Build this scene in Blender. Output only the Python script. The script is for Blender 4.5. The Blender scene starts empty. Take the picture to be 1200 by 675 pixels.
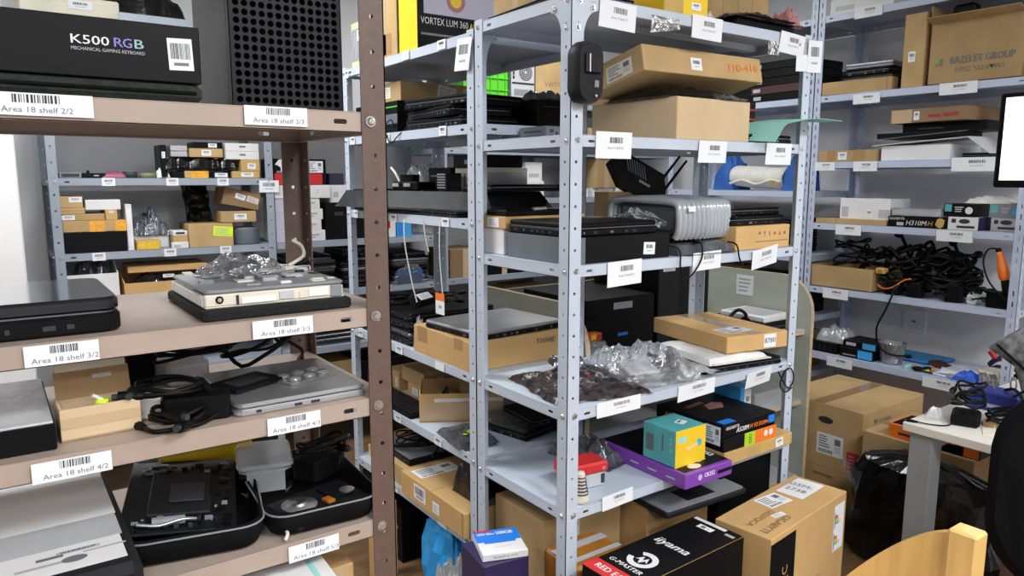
import bpy, math, random
from math import sin, cos, pi, radians as R, sqrt
from mathutils import Vector as V, Matrix, noise
random.seed(7)
scene = bpy.context.scene
COL = scene.collection

# ---------------------------------------------------------------- camera
cam_d = bpy.data.cameras.new('camera'); cam_d.sensor_width = 36.0; cam_d.lens = 25.887
cam_d.clip_start = 0.02; cam_d.clip_end = 60
cam = bpy.data.objects.new('camera', cam_d); COL.objects.link(cam)
cam.location = (0, 0, 1.5); cam.rotation_euler = (R(90 - 8.432), 0, R(-35.407))
scene.camera = cam
# ---------------------------------------------------------------- world, exposure
w = bpy.data.worlds.new('world'); scene.world = w; w.use_nodes = True
w.node_tree.nodes['Background'].inputs[0].default_value = (0.86, 0.93, 1.0, 1)
w.node_tree.nodes['Background'].inputs[1].default_value = 0.3
vs = scene.view_settings
vs.view_transform = 'Standard'; vs.look = 'None'; vs.gamma = 1.0; vs.exposure = 0.3
vs.use_curve_mapping = False
# ceiling luminaires of the room: (x, y, watts)
LAMPS = [(-0.6, -1.2, 26), (0.9, -0.65, 36), (-0.6, -2.5, 24), (1.0, -2.2, 28), (2.6, -0.8, 42), (0.45, 2.65, 22),
         (-0.9, 2.75, 12), (2.75, 3.1, 14)]
CEIL = 2.75

# ---------------------------------------------------------------- mesh builder
class MB:
    def __init__(s):
        s.v = []; s.f = []; s.m = []; s.s = []; s.mats = []
    def mi(s, mat):
        if mat not in s.mats: s.mats.append(mat)
        return s.mats.index(mat)
    def add(s, vs, fs, mat, smooth=False, T=None):
        o = len(s.v); i = s.mi(mat)
        if T is not None: vs = [T @ V(p) for p in vs]
        s.v += [tuple(p) for p in vs]
        for f in fs:
            s.f.append(tuple(k + o for k in f)); s.m.append(i); s.s.append(smooth)
        return s
    def box(s, lo, hi, mat, b=0.0, T=None):
        (a, c, e), (d, g, h) = lo, hi
        if a > d: a, d = d, a
        if c > g: c, g = g, c
        if e > h: e, h = h, e
        b = min(b, (d - a) * .45, (g - c) * .45, (h - e) * .45)
        if b <= 0:
            vs = [(a,c,e),(d,c,e),(d,g,e),(a,g,e),(a,c,h),(d,c,h),(d,g,h),(a,g,h)]
            fs = [(0,3,2,1),(4,5,6,7),(0,1,5,4),(1,2,6,5),(2,3,7,6),(3,0,4,7)]
            return s.add(vs, fs, mat, False, T)
        vs = []; idx = {}
        for sx in (0, 1):
            for sy in (0, 1):
                for sz in (0, 1):
                    P = [(a, d)[sx], (c, g)[sy], (e, h)[sz]]; S = [1 - 2*sx, 1 - 2*sy, 1 - 2*sz]
                    for ax in range(3):
                        q = [P[k] + (0 if k == ax else b * S[k]) for k in range(3)]
                        idx[(sx, sy, sz, ax)] = len(vs); vs.append(q)
        fs = []
        def F(*k): fs.append(tuple(k))
        for ax in range(3):
            o1, o2 = (ax + 1) % 3, (ax + 2) % 3
            for sd in (0, 1):
                q = []
                for (i, j) in ((0,0),(1,0),(1,1),(0,1)):
                    k = [0,0,0]; k[ax] = sd; k[o1] = i; k[o2] = j; q.append(idx[(*k, ax)])
                fs.append(tuple(q if sd else q[::-1]))
            for i in (0, 1):
                for j in (0, 1):
                    q = []
                    for (sd, fa) in ((0, o1), (1, o1), (1, o2), (0, o2)):
                        k = [0,0,0]; k[ax] = sd; k[o1] = i; k[o2] = j; q.append(idx[(*k, fa)])
                    fs.append(tuple(q if i == j else q[::-1]))
        for sx in (0, 1):
            for sy in (0, 1):
                for sz in (0, 1):
                    q = [idx[(sx, sy, sz, k)] for k in range(3)]
                    fs.append(tuple(q if (sx + sy + sz) % 2 else q[::-1]))
        return s.add(vs, fs, mat, False, T)
    def quad(s, p, u, v, mat, T=None):
        p, u, v = V(p), V(u), V(v)
        return s.add([p, p + u, p + u + v, p + v], [(0, 1, 2, 3)], mat, False, T)
    def slab(s, p, u, v, t, mat, T=None):          # thin plate: rectangle p,u,v grown by t along its normal
        p, u, v = V(p), V(u), V(v); n = u.cross(v).normalized() * t
        q = [p, p + u, p + u + v, p + v]
        return s.add(q + [k + n for k in q], [(3,2,1,0),(4,5,6,7),(0,1,5,4),(1,2,6,5),(2,3,7,6),(3,0,4,7)], mat, False, T)
    def cyl(s, p0, p1, r0, mat, r1=None, n=14, T=None, caps=True, smooth=True):
        p0, p1 = V(p0), V(p1); r1 = r0 if r1 is None else r1
        a = (p1 - p0).normalized(); x = a.orthogonal().normalized(); y = a.cross(x)
        vs = [p0 + (x*cos(2*pi*k/n) + y*sin(2*pi*k/n))*r0 for k in range(n)] + \
             [p1 + (x*cos(2*pi*k/n) + y*sin(2*pi*k/n))*r1 for k in range(n)]
        s.add(vs, [(k, (k+1) % n, n + (k+1) % n, n + k) for k in range(n)], mat, smooth, T)
        if caps: s.add(vs, [tuple(range(n - 1, -1, -1)), tuple(range(n, 2*n))], mat, False, T)
        return s
    def tube(s, pts, r, mat, n=7, T=None, sub=4, flat=1.0):
        P = [V(p) for p in pts]
        if sub > 1 and len(P) > 2: P = catmull(P, sub)
        vs = []; prev = None
        for i, p in enumerate(P):
            t = (P[min(i+1, len(P)-1)] - P[max(i-1, 0)])
            t = t.normalized() if t.length > 1e-9 else V((0,0,1))
            x = t.orthogonal().normalized() if prev is None else (prev - t*prev.dot(t))
            x = x.normalized() if x.length > 1e-6 else t.orthogonal().normalized()
            prev = x; y = t.cross(x)
            for k in range(n): vs.append(p + x*(cos(2*pi*k/n)*r) + y*(sin(2*pi*k/n)*r*flat))
        L = len(P)
        fs = [(i*n + k, i*n + (k+1) % n, (i+1)*n + (k+1) % n, (i+1)*n + k) for i in range(L-1) for k in range(n)]
        s.add(vs, fs, mat, True, T)
        s.add(vs, [tuple(range(n - 1, -1, -1)), tuple(range((L-1)*n, L*n))], mat, False, T)
        return s
    def lathe(s, prof, c, mat, n=20, T=None, smooth=True):
        vs = []; c = V(c)
        for (r, z) in prof:
            for k in range(n): vs.append(c + V((r*cos(2*pi*k/n), r*sin(2*pi*k/n), z)))
        L = len(prof)
        return s.add(vs, [(i*n + k, i*n + (k+1) % n, (i+1)*n + (k+1) % n, (i+1)*n + k) for i in range(L-1) for k in range(n)], mat, smooth, T)
    def prism(s, poly, o, u, v, t, mat, T=None, smooth=False):   # 2-D outline in plane (o,u,v) extruded by t along u x v
        o, u, v = V(o), V(u), V(v); n = u.cross(v).normalized() * t; k = len(poly)
        a = [o + u*x + v*y for x, y in poly]
        s.add(a + [p + n for p in a], [tuple(range(k-1, -1, -1)), tuple(range(k, 2*k))], mat, False, T)
        s.add(a + [p + n for p in a], [(i, (i+1) % k, k + (i+1) % k, k + i) for i in range(k)], mat, smooth, T)
        return s
    def grid(s, nx, ny, fn, mat, smooth=True, T=None, closed_x=False):
        vs = [fn(i/nx, j/ny) for j in range(ny + 1) for i in range(nx + 1)]
        return s.add(vs, [(j*(nx+1)+i, j*(nx+1)+i+1, (j+1)*(nx+1)+i+1, (j+1)*(nx+1)+i) for j in range(ny) for i in range(nx)], mat, smooth, T)
    def text(s, st, o, u, v, size, mat, align='CENTER', T=None, squash=1.0, shear=0.0):
        vs, fs = text_geo(st, align); o, u, v = V(o), V(u).normalized(), V(v).normalized()
        n = u.cross(v).normalized() * .0003
        return s.add([o + u*((x + shear*y)*size*squash) + v*(y*size) + n for x, y in vs], fs, mat, False, T)
    def build(s, name, parent=None, loc=None, rot=None):
        key = bpy.data.meshes.new(name); key.from_pydata(s.v, [], s.f)
        for m in s.mats: key.materials.append(MAT[m] if isinstance(m, str) else m)
        key.polygons.foreach_set('material_index', s.m)
        key.polygons.foreach_set('use_smooth', s.s)
        key.update()
        o = bpy.data.objects.new(name, key); COL.objects.link(o)
        if parent is not None: o.parent = parent
        if loc is not None: o.location = loc
        if rot is not None: o.rotation_euler = rot
        return o

def catmull(P, sub):
    out = []
    for i in range(len(P) - 1):
        a, b, c, d = P[max(i-1, 0)], P[i], P[i+1], P[min(i+2, len(P)-1)]
        for k in range(sub):
            t = k / sub
            out.append(.5*((2*b) + (c-a)*t + (2*a-5*b+4*c-d)*t*t + (3*b-a-3*c+d)*t**3))
    return out + [P[-1]]

_TX = {}
def text_geo(st, align='CENTER'):
    k = (st, align)
    if k not in _TX:
        c = bpy.data.curves.new('lettering', 'FONT'); c.body = st; c.size = 1.0; c.resolution_u = 2
        c.align_x = align; c.align_y = 'CENTER'
        o = bpy.data.objects.new('lettering', c)
        me = bpy.data.meshes.new_from_object(o)
        _TX[k] = ([(p.co.x, p.co.y) for p in me.vertices], [tuple(f.vertices) for f in me.polygons])
        bpy.data.objects.remove(o); bpy.data.meshes.remove(me); bpy.data.curves.remove(c)
    return _TX[k]

def tag(o, label, cat, group=None, kind=None):
    if label: o['label'] = label
    if cat: o['category'] = cat
    if group: o['group'] = group
    if kind: o['kind'] = kind
    return o
def struct(o):
    o['kind'] = 'structure'; return o
def thing(name, label, cat, loc=(0,0,0), rz=0.0, group=None, rx=0.0, ry=0.0):
    o = bpy.data.objects.new(name, None); COL.objects.link(o); o.empty_display_size = .05
    o.location = loc; o.rotation_euler = (R(rx), R(ry), R(rz))
    return tag(o, label, cat, group)
def copy_tree(o, parent=None):
    c = o.copy(); COL.objects.link(c)
    if parent is not None: c.parent = parent
    for ch in list(o.children): copy_tree(ch, c)
    return c
def nz(x, y=0.0, z=0.0): return noise.noise(V((x, y, z)))

# ---------------------------------------------------------------- materials
MAT = {}
def M(name, col, rough=.5, metal=0.0, var=0.0, vscale=8.0, bump=0.0, bscale=60.0, stretch=None, coat=0.0,
      alpha=None, emit=None, trans=0.0, spec=None, objvar=0.0, col2=None, detail=3.0, ior=None):
    m = bpy.data.materials.new(name); m.use_nodes = True; nt = m.node_tree; N = nt.nodes; L = nt.links
    b = N['Principled BSDF']; c = (*col, 1) if len(col) == 3 else col
    b.inputs['Base Color'].default_value = c; b.inputs['Roughness'].default_value = rough
    b.inputs['Metallic'].default_value = metal
    if coat: b.inputs['Coat Weight'].default_value = coat; b.inputs['Coat Roughness'].default_value = .08
    if trans: b.inputs['Transmission Weight'].default_value = trans
    if ior: b.inputs['IOR'].default_value = ior
    if spec is not None: b.inputs['Specular IOR Level'].default_value = spec
    if emit: b.inputs['Emission Color'].default_value = c; b.inputs['Emission Strength'].default_value = emit
    if alpha is not None: b.inputs['Alpha'].default_value = alpha
    tc = mp = None
    if var or bump:
        tc = N.new('ShaderNodeTexCoord'); mp = N.new('ShaderNodeMapping'); L.new(tc.outputs['Object'], mp.inputs[0])
        if stretch: mp.inputs['Scale'].default_value = stretch
    if var or col2 or objvar:
        if tc is None:
            tc = N.new('ShaderNodeTexCoord'); mp = N.new('ShaderNodeMapping'); L.new(tc.outputs['Object'], mp.inputs[0])
        n = N.new('ShaderNodeTexNoise'); n.inputs['Scale'].default_value = vscale; n.inputs['Detail'].default_value = detail
        L.new(mp.outputs[0], n.inputs['Vector'])
        mix = N.new('ShaderNodeMix'); mix.data_type = 'RGBA'
        A = tuple(max(0, k*(1 - var)) for k in c[:3]) + (1,)
        B = (*col2, 1) if col2 else tuple(min(1, k*(1 + var)) for k in c[:3]) + (1,)
        mix.inputs['A'].default_value = A; mix.inputs['B'].default_value = B
        rmp = N.new('ShaderNodeMapRange'); rmp.inputs[1].default_value = .32; rmp.inputs[2].default_value = .68
        L.new(n.outputs['Fac'], rmp.inputs[0]); L.new(rmp.outputs[0], mix.inputs['Factor'])
        out = mix.outputs['Result']
        if objvar:
            oi = N.new('ShaderNodeObjectInfo'); hs = N.new('ShaderNodeHueSaturation')
            mr = N.new('ShaderNodeMapRange'); mr.inputs[3].default_value = 1 - objvar; mr.inputs[4].default_value = 1 + objvar
            L.new(oi.outputs['Random'], mr.inputs[0]); L.new(mr.outputs[0], hs.inputs['Value']); L.new(out, hs.inputs['Color'])
            out = hs.outputs[0]
        L.new(out, b.inputs['Base Color'])
    if bump:
        n2 = N.new('ShaderNodeTexNoise'); n2.inputs['Scale'].default_value = bscale; n2.inputs['Detail'].default_value = 4
        L.new(mp.outputs[0], n2.inputs['Vector'])
        bp = N.new('ShaderNodeBump'); bp.inputs['Strength'].default_value = bump; bp.inputs['Distance'].default_value = .004
        L.new(n2.outputs['Fac'], bp.inputs['Height']); L.new(bp.outputs[0], b.inputs['Normal'])
    MAT[name] = m; return m
def film(name, tint, clear, rough=.12, bscale=40.0, bump=.8, body=(.8,.82,.85), bodyw=.25):
    """thin plastic sheet: part see-through, part glossy, part milky"""
    m = bpy.data.materials.new(name); m.use_nodes = True; nt = m.node_tree; N = nt.nodes; L = nt.links
    for n in list(N): N.remove(n)
    out = N.new('ShaderNodeOutputMaterial'); tr = N.new('ShaderNodeBsdfTransparent'); tr.inputs[0].default_value = (*tint, 1)
    gl = N.new('ShaderNodeBsdfGlossy'); gl.inputs['Roughness'].default_value = rough; gl.inputs[0].default_value = (.95,.95,.95,1)
    df = N.new('ShaderNodeBsdfDiffuse'); df.inputs[0].default_value = (*body, 1)
    tc = N.new('ShaderNodeTexCoord'); ns = N.new('ShaderNodeTexNoise'); ns.inputs['Scale'].default_value = bscale; ns.inputs['Detail'].default_value = 3
    L.new(tc.outputs['Object'], ns.inputs['Vector'])
    bp = N.new('ShaderNodeBump'); bp.inputs['Strength'].default_value = bump; bp.inputs['Distance'].default_value = .01
    L.new(ns.outputs['Fac'], bp.inputs['Height']); L.new(bp.outputs[0], gl.inputs['Normal'])
    lw = N.new('ShaderNodeFresnel'); lw.inputs['IOR'].default_value = 1.45; L.new(bp.outputs[0], lw.inputs['Normal'])
    m1 = N.new('ShaderNodeMixShader'); m1.inputs[0].default_value = bodyw
    L.new(tr.outputs[0], m1.inputs[1]); L.new(df.outputs[0], m1.inputs[2])
    ad = N.new('ShaderNodeMath'); ad.operation = 'ADD'; ad.inputs[1].default_value = 1 - clear; ad.use_clamp = True
    L.new(lw.outputs[0], ad.inputs[0])
    m2 = N.new('ShaderNodeMixShader'); L.new(ad.outputs[0], m2.inputs[0]); L.new(m1.outputs[0], m2.inputs[1]); L.new(gl.outputs[0], m2.inputs[2])
    L.new(m2.outputs[0], out.inputs[0]); MAT[name] = m; return m

M('grey_steel', (.53,.595,.69), .42, var=.05, vscale=5, bump=.05, bscale=200)
M('pale_steel', (.50,.565,.72), .42, var=.05, vscale=5)
M('blue_steel', (.33,.38,.45), .45, var=.06, vscale=5)
M('zinc', (.72,.72,.70), .32, 1.0, var=.15, vscale=90)
M('brown_steel', (.118,.074,.058), .5, var=.10, vscale=60, bump=.15, bscale=350)
M('beige_steel', (.40,.315,.262), .36, var=.07, vscale=9, bump=.05, bscale=150)
M('card', (.47,.315,.145), .85, var=.10, vscale=7, bump=.12, bscale=90, objvar=.13)
M('card_warm', (.60,.37,.15), .8, var=.07, vscale=6, bump=.1, bscale=90, objvar=.06)
M('card_pale', (.62,.46,.28), .85, var=.07, vscale=6, bump=.1, bscale=90, objvar=.06)
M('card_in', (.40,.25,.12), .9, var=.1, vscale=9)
M('card_dark', (.27,.17,.085), .85, var=.12, vscale=7, objvar=.1)
M('crease', (.30,.18,.085), .9)
M('tape_clear', (.56,.40,.24), .18, coat=.6)
M('tape_brown', (.42,.24,.10), .22, coat=.5)
M('tape_orange', (.85,.40,.04), .25, coat=.6, var=.15, vscale=60)
M('tape_yellow', (.80,.52,.04), .25, coat=.6, var=.15, vscale=60)
M('paper', (.83,.85,.885), .7, var=.02, vscale=12)
M('paper_warm', (.76,.71,.58), .8, var=.06, vscale=25)
M('ink', (.025,.025,.03), .6)
M('ink_grey', (.16,.16,.17), .6)
M('ink_light', (.42,.42,.44), .6)
M('white_card', (.76,.76,.76), .6, var=.04, vscale=9)
M('white_plastic', (.78,.78,.77), .35, var=.03, vscale=9)
M('cream_plastic', (.68,.63,.52), .45, var=.06, vscale=14)
M('black', (.0035,.0035,.004), .45, var=.2, vscale=20, spec=.14)
M('black_gloss', (.010,.010,.012), .10, coat=.5)
M('black_matte', (.004,.004,.0045), .8, var=.25, vscale=40, bump=.2, bscale=200, spec=.12)
M('black_card', (.0045,.0045,.0055), .42, var=.1, vscale=10, spec=.16)
M('charcoal', (.011,.011,.013), .5, var=.12, vscale=15, spec=.2)
M('dark_grey', (.04,.042,.047), .5, var=.1, vscale=15, spec=.3)
M('mid_grey', (.22,.235,.255), .5, var=.08, vscale=15)
M('slate', (.13,.155,.18), .45, var=.06, vscale=15)
M('light_grey', (.48,.49,.51), .5, var=.06, vscale=15)
M('foam', (.007,.007,.0075), .95, var=.35, vscale=180, bump=.8, bscale=260)
M('green_felt', (.018,.026,.021), .95, var=.3, vscale=120, bump=.5, bscale=220)
M('silver', (.62,.63,.65), .32, .85, var=.06, vscale=6)
M('silver_worn', (.66,.67,.69), .35, .25, var=.18, vscale=14, bump=.25, bscale=70)
M('alu_dark', (.20,.20,.22), .35, .8)
M('rubber', (.003,.003,.003), .5, spec=.2)
M('pcb', (.03,.13,.07), .5, var=.4, vscale=120)
M('pcb_black', (.006,.007,.008), .45, var=.5, vscale=160, spec=.2)
M('gold', (.65,.42,.12), .4, .6)
M('red', (.60,.025,.025), .45)
M('red_dark', (.35,.02,.03), .45)
M('orange', (.88,.20,.02), .45)
M('yellow', (.88,.58,.02), .45)
M('amber', (.42,.16,.02), .3, coat=.4, var=.2, vscale=14)
M('lime', (.42,.66,.02), .5)
M('fluo', (.72,.95,.02), .5)
M('green', (.09,.52,.02), .45)
M('teal', (.10,.43,.45), .4, var=.1, vscale=12)
M('aqua', (.33,.72,.64), .6, var=.05, vscale=9)
M('blue', (.03,.12,.62), .4)
M('blue_bright', (.02,.22,.80), .4)
M('sky_blue', (.05,.38,.78), .45)
M('navy', (.02,.03,.12), .5)
M('blue_ink', (.02,.04,.30), .45)
M('purple', (.22,.05,.42), .35, coat=.3)
M('purple_dark', (.030,.020,.085), .45, var=.08, vscale=12)
M('lilac', (.52,.50,.62), .5)
M('magenta', (.30,.06,.13), .5)
M('pink', (.45,.20,.20), .8)
M('maroon', (.06,.015,.017), .6)
M('gold_card', (.56,.36,.10), .5, var=.1, vscale=12)
M('tan_card', (.55,.36,.13), .55, var=.1, vscale=8)
M('wood_pale', (.66,.50,.33), .5, var=.12, vscale=5, stretch=(1.5,1.5,14))
M('wood_chair', (.78,.49,.17), .32, var=.12, vscale=4, stretch=(9,9,1.2), coat=.3)
M('wood_edge', (.66,.37,.10), .35, var=.1, vscale=4)
M('board_green', (.47,.50,.42), .55, var=.09, vscale=4, stretch=(1,1,3))
M('desk_white', (.72,.69,.63), .45, var=.03, vscale=8)
M('desk_leg', (.25,.27,.29), .4)
M('wall', (.86,.86,.87), .85, var=.03, vscale=2)
M('wall_white', (.84,.84,.85), .8, var=.02, vscale=2)
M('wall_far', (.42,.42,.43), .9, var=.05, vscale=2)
M('ceiling', (.62,.62,.62), .9)
M('screen', (1.0,.99,1.0), .3, emit=1.3)
M('screen_red', (.72,.36,.34), .3, emit=.7)
M('cloth_white', (.70,.68,.62), .9, var=.06, vscale=20, bump=.3, bscale=60)
M('cloth_blue', (.02,.11,.40), .7, var=.2, vscale=12)
M('blue_sack', (.02,.36,.85), .4, var=.2, vscale=14)
M('black_film', (.005,.005,.006), .18, var=.3, vscale=20, bump=.9, bscale=26)
M('silver_film', (.16,.17,.19), .14, .55, var=.4, vscale=14, bump=1.0, bscale=28)
M('grey_film', (.40,.43,.47), .2, .15, var=.1, vscale=8, bump=.3, bscale=30, coat=.6)
M('quilt', (.21,.21,.22), .85, var=.9, vscale=34, detail=8)
M('fabric_black', (.006,.006,.007), .95, spec=.1)
M('lamp', (1,.98,.95), .4, emit=6)
film('clear_film', (.97,.98,1), .96, rough=.07, bodyw=.07)
film('milk_plastic', (.92,.95,.98), .93, rough=.10, bscale=6, bump=.12, body=(.85,.88,.92), bodyw=.42)
film('milk_film', (.95,.96,.98), .86, bodyw=.42)
film('clear_plastic', (.94,.96,.98), .9, rough=.06, bscale=8, bump=.1, bodyw=.22)
film('grey_trough', (.12,.12,.13), .95, rough=.12, bscale=8, bump=.15, body=(.028,.03,.033), bodyw=.6)

def floor_mat():
    m = M('floor_wood', (.20,.115,.055), .38, var=.25, vscale=5, stretch=(1,10,1)); return m
floor_mat()
# ================================================================ the room
X0, X1, Y0, Y1 = -1.7, 4.34, -3.2, 4.34
struct(MB().box((X0, Y0, -.1), (X1, Y1, 0), 'floor_wood').build('floor'))
struct(MB().box((X0, Y0, CEIL), (X1, Y1, CEIL + .1), 'ceiling').build('ceiling'))
struct(MB().box((X0, Y1, 0), (X1, Y1 + .1, CEIL), 'wall').build('wall_back'))
struct(MB().box((X1, Y0, 0), (X1 + .1, Y1 + .1, CEIL), 'wall').build('wall_right'))
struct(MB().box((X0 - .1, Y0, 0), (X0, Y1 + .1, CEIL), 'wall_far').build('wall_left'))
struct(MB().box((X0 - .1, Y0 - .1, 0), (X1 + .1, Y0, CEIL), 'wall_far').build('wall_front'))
struct(MB().box((-.75, 3.62, 0), (.115, 4.34, CEIL), 'wall_white', .006).build('wall_column'))
p = MB().box((4.322, 2.0, .62), (4.34, 2.13, .75), 'paper', .003).build('trim_1'); struct(p)   # blank wall plate behind the shelves
MB().box((4.318, 2.055, .68), (4.3225, 2.075, .69), 'ink_grey').build('socket_slot', p)

def ceiling_lamp(x, y, watts):
    t = thing('ceiling_lamp', 'square white recessed ceiling light panel', 'ceiling lamp', (x, y, CEIL), group='ceiling light panels')
    f = MB()
    for a, b in (((-.31,-.31),(.31,-.28)), ((-.31,.28),(.31,.31)), ((-.31,-.28),(-.28,.28)), ((.28,-.28),(.31,.28))):
        f.box((*a, -.02), (*b, -.0005), 'white_plastic')
    f.build('frame', t)
    MB().box((-.28,-.28,-.012), (.28,.28,-.002), 'lamp').build('diffuser', t)
    ld = bpy.data.lights.new('lamp_light', 'AREA'); ld.shape = 'SQUARE'; ld.size = .56; ld.energy = watts; ld.color = (.935, .972, 1.0)
    lo = bpy.data.objects.new('lamp_light', ld); COL.objects.link(lo); lo.parent = t; lo.location = (0, 0, -.025)
for l in LAMPS: ceiling_lamp(*l)

# ================================================================ steel shelving
def perf(mb, o, u, v, n, width, length, centres, rad, mat, t=.002, slot=None, sides=True):
    """perforated strip from o: width along u, length along v, thickness t along n; one row of holes at the
    given distances along v; slot = (half u, half v) makes rectangular-rounded slots"""
    o, u, v, n = V(o), V(u), V(v), V(n)
    cu = width/2
    hu, hv = (slot if slot else (rad, rad)); half = hv + .004
    def P(a, b, c): return o + u*a + v*b + n*c
    cur = 0.0; ring = []
    K = 8
    if slot and hu > hv: rr = hv; sx, sy = hu - hv, 0
    elif slot: rr = hu; sx, sy = 0, hv - hu
    else: rr = rad; sx = sy = 0
    for k in range(K):
        a = 2*pi*(k + .5)/K; x = cos(a); y = sin(a)
        ring.append((x*rr + (sx if x > 0 else -sx), y*rr + (sy if y > 0 else -sy)))
    def plain(a, b):
        if b - a < 1e-6: return
        for c, fl in ((0, 1), (t, 0)):
            q = [P(0,a,c), P(width,a,c), P(width,b,c), P(0,b,c)]
            mb.add(q, [(0,3,2,1) if fl else (0,1,2,3)], mat)
        for x, fl in ((0, 0), (width, 1)):
            q = [P(x,a,0), P(x,b,0), P(x,b,t), P(x,a,t)]
            mb.add(q, [(0,1,2,3) if fl else (3,2,1,0)], mat)
    for c in sorted(centres):
        if c - half < cur or c + half > length: continue
        plain(cur, c - half)
        out = []
        for k in range(K):
            a = 2*pi*(k + .5)/K; x, y = cos(a), sin(a); s = 1/max(abs(x), abs(y))
            out.append((x*s*cu, y*s*half))
        # outer rectangle follows the angle order: corners at 45 degrees
        rect = [(cu, half*.41), (cu, half), (cu*.41, half), (-cu*.41, half), (-cu, half), (-cu, half*.41), (-cu, -half*.41), (-cu, -half), (-cu*.41, -half), (cu*.41, -half), (cu, -half), (cu, -half*.41)]
        idx = [0, 2, 3, 5, 6, 8, 9, 11]
        for z, fl in ((0, 1), (t, 0)):
            vs = [P(cu + x, c + y, z) for x, y in rect] + [P(cu + x, c + y, z) for x, y in ring]
            fs = [(0,1,2,13,12), (2,3,14,13), (3,4,5,15,14), (5,6,16,15), (6,7,8,17,16), (8,9,18,17), (9,10,11,19,18), (11,0,12,19)]
            mb.add(vs, [f[::-1] if fl else f for f in fs], mat)
        vs = [P(cu + x, c + y, 0) for x, y in ring] + [P(cu + x, c + y, t) for x, y in ring]
        mb.add(vs, [(k, K + k, K + (k+1) % K, (k+1) % K) for k in range(K)], mat)
        for x, fl in ((0, 0), (width, 1)):
            q = [P(x,c-half,0), P(x,c+half,0), P(x,c+half,t), P(x,c-half,t)]
            mb.add(q, [(0,1,2,3) if fl else (3,2,1,0)], mat)
        cur = c + half
    plain(cur, length)

BOLT = {}
def bolt(parent, p, n, r=.0065, mat='zinc'):
    k = (tuple(n), r, mat)
    if k not in BOLT:
        n_ = V(n); mb = MB(); mb.cyl(n_*0, n_*.0015, r*1.25, mat, n=12); mb.cyl(n_*.0015, n_*.005, r, mat, r1=r*.6, n=12)
        q = n_.orthogonal().normalized(); w_ = n_.cross(q)
        mb.slab(n_*.0051 - q*r*.45 - w_*r*.08, q*r*.9, w_*r*.16, .0002, 'ink_grey')
        o = mb.build('bolt', parent, p); BOLT[k] = o.data; return o
    o = bpy.data.objects.new('bolt', BOLT[k]); COL.objects.link(o); o.parent = parent; o.location = p; return o

def unit(label, x0, y0, wd, dp, levels, top, lip, mat, post_mat=None, front='-y', pitch=.0557, hr=.0042, fl=.04,
         slotpost=None, label_group=None, bolts=True, shelf_slots=True, skip=(), gusset=False, hole0=.02, ribs=True):
    """free-standing unit: footprint x0..x0+wd, y0..y0+dp; shelves at the given levels (top faces)"""
    post_mat = post_mat or mat
    t = thing('shelving_unit', label, 'shelving', (x0, y0, 0)); T = {'root': t, 'shelf': [], 'post': []}
    for pi_, (px, py, sx, sy) in enumerate(((0,0,1,1), (wd,0,-1,1), (0,dp,1,-1), (wd,dp,-1,-1))):
        if pi_ in skip: continue
        mb = MB(); hs = [hole0 + pitch*k for k in range(int((top - hole0)/pitch) + 1)]
        # flange lying in a y-plane, then flange lying in an x-plane; outer faces flush with the footprint
        perf(mb, (px, py, 0), (sx,0,0), (0,0,1), (0, sy, 0), fl, top, hs, hr, post_mat, slot=slotpost)
        perf(mb, (px, py, 0), (0,sy,0), (0,0,1), (sx, 0, 0), fl, top, hs, hr, post_mat, slot=slotpost)
        po = mb.build('post', t); T['post'].append(po)
        if bolts:
            for z in levels:
                bolt(po, (px + sx*.026, py - sy*.0003, z - lip*.45), (0, -sy, 0))
                bolt(po, (px - sx*.0003, py + sy*.018, z - lip*.45), (-sx, 0, 0))
        if gusset:
            z = levels[0] - lip - .002
            for ax in ((0, 1) if py == 0 else (0,)):
                A = []
                for k in range(9):
                    a = pi/2*k/8; A.append((fl + .045*(1 - sin(a)), -.075*(1 - cos(a))))
                poly = [(.002, .02), (fl + .045, .02)] + A + [(.002, -.075)]
                g = MB()
                if ax == 0: g.prism(poly, (px, py + sy*.0022, z), (sx,0,0), (0,0,1), .0015*(-sy*sx), post_mat)
                else: g.prism(poly, (px + sx*.0022, py, z), (0,sy,0), (0,0,1), .0015*(sx*sy), post_mat)
                g.build('gusset', po)
                for q in ((fl + .03, .006), (.022, -.045)):
                    if ax == 0: bolt(po, (px + sx*q[0], py - sy*.0003 if q[0] < fl else py + sy*.0008, z + q[1]), (0,-sy,0))
                    else: bolt(po, (px - sx*.0003 if q[0] < fl else px + sx*.0008, py + sy*q[0], z + q[1]), (-sx,0,0))
    e = .0026
    for z in levels:
        mb = MB(); a, b, c, d = e, wd - e, e, dp - e
        mb.box((a - .0005, c - .0005, z - .0018), (b + .0005, d + .0005, z), mat, .0006)
        sl = (.0, .0)
        def lipf(o, u, L, n):
            cs = [.07, L - .07] if shelf_slots else []
            perf(mb, V(o) - V((0,0,lip)), (0,0,1), u, n, lip, L, cs, .004, mat, t=.0012, slot=(.0038, .0105))
        lipf((a, c, z), (1,0,0), b - a, (0,1,0)); lipf((a, d, z), (1,0,0), b - a, (0,-1,0))
        lipf((a, c, z), (0,1,0), d - c, (1,0,0)); lipf((b, c, z), (0,1,0), d - c, (-1,0,0))
        for q in (((a, c), (b, c + .012)), ((a, d - .012), (b, d)), ((a, c), (a + .012, d)), ((b - .012, c), (b, d))):
            mb.box((*q[0], z - lip), (*q[1], z - lip + .0012), mat)
        sh = mb.build('shelf', t); T['shelf'].append(sh)
        if ribs:
            r_ = MB().prism([(-.03,0),(-.018,-.016),(.018,-.016),(.03,0)], (a + .02, dp/2, z - .0018), (0,1,0), (0,0,1), b - a - .04, mat)
            r_.build('stiffener', sh)
    return T

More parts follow.
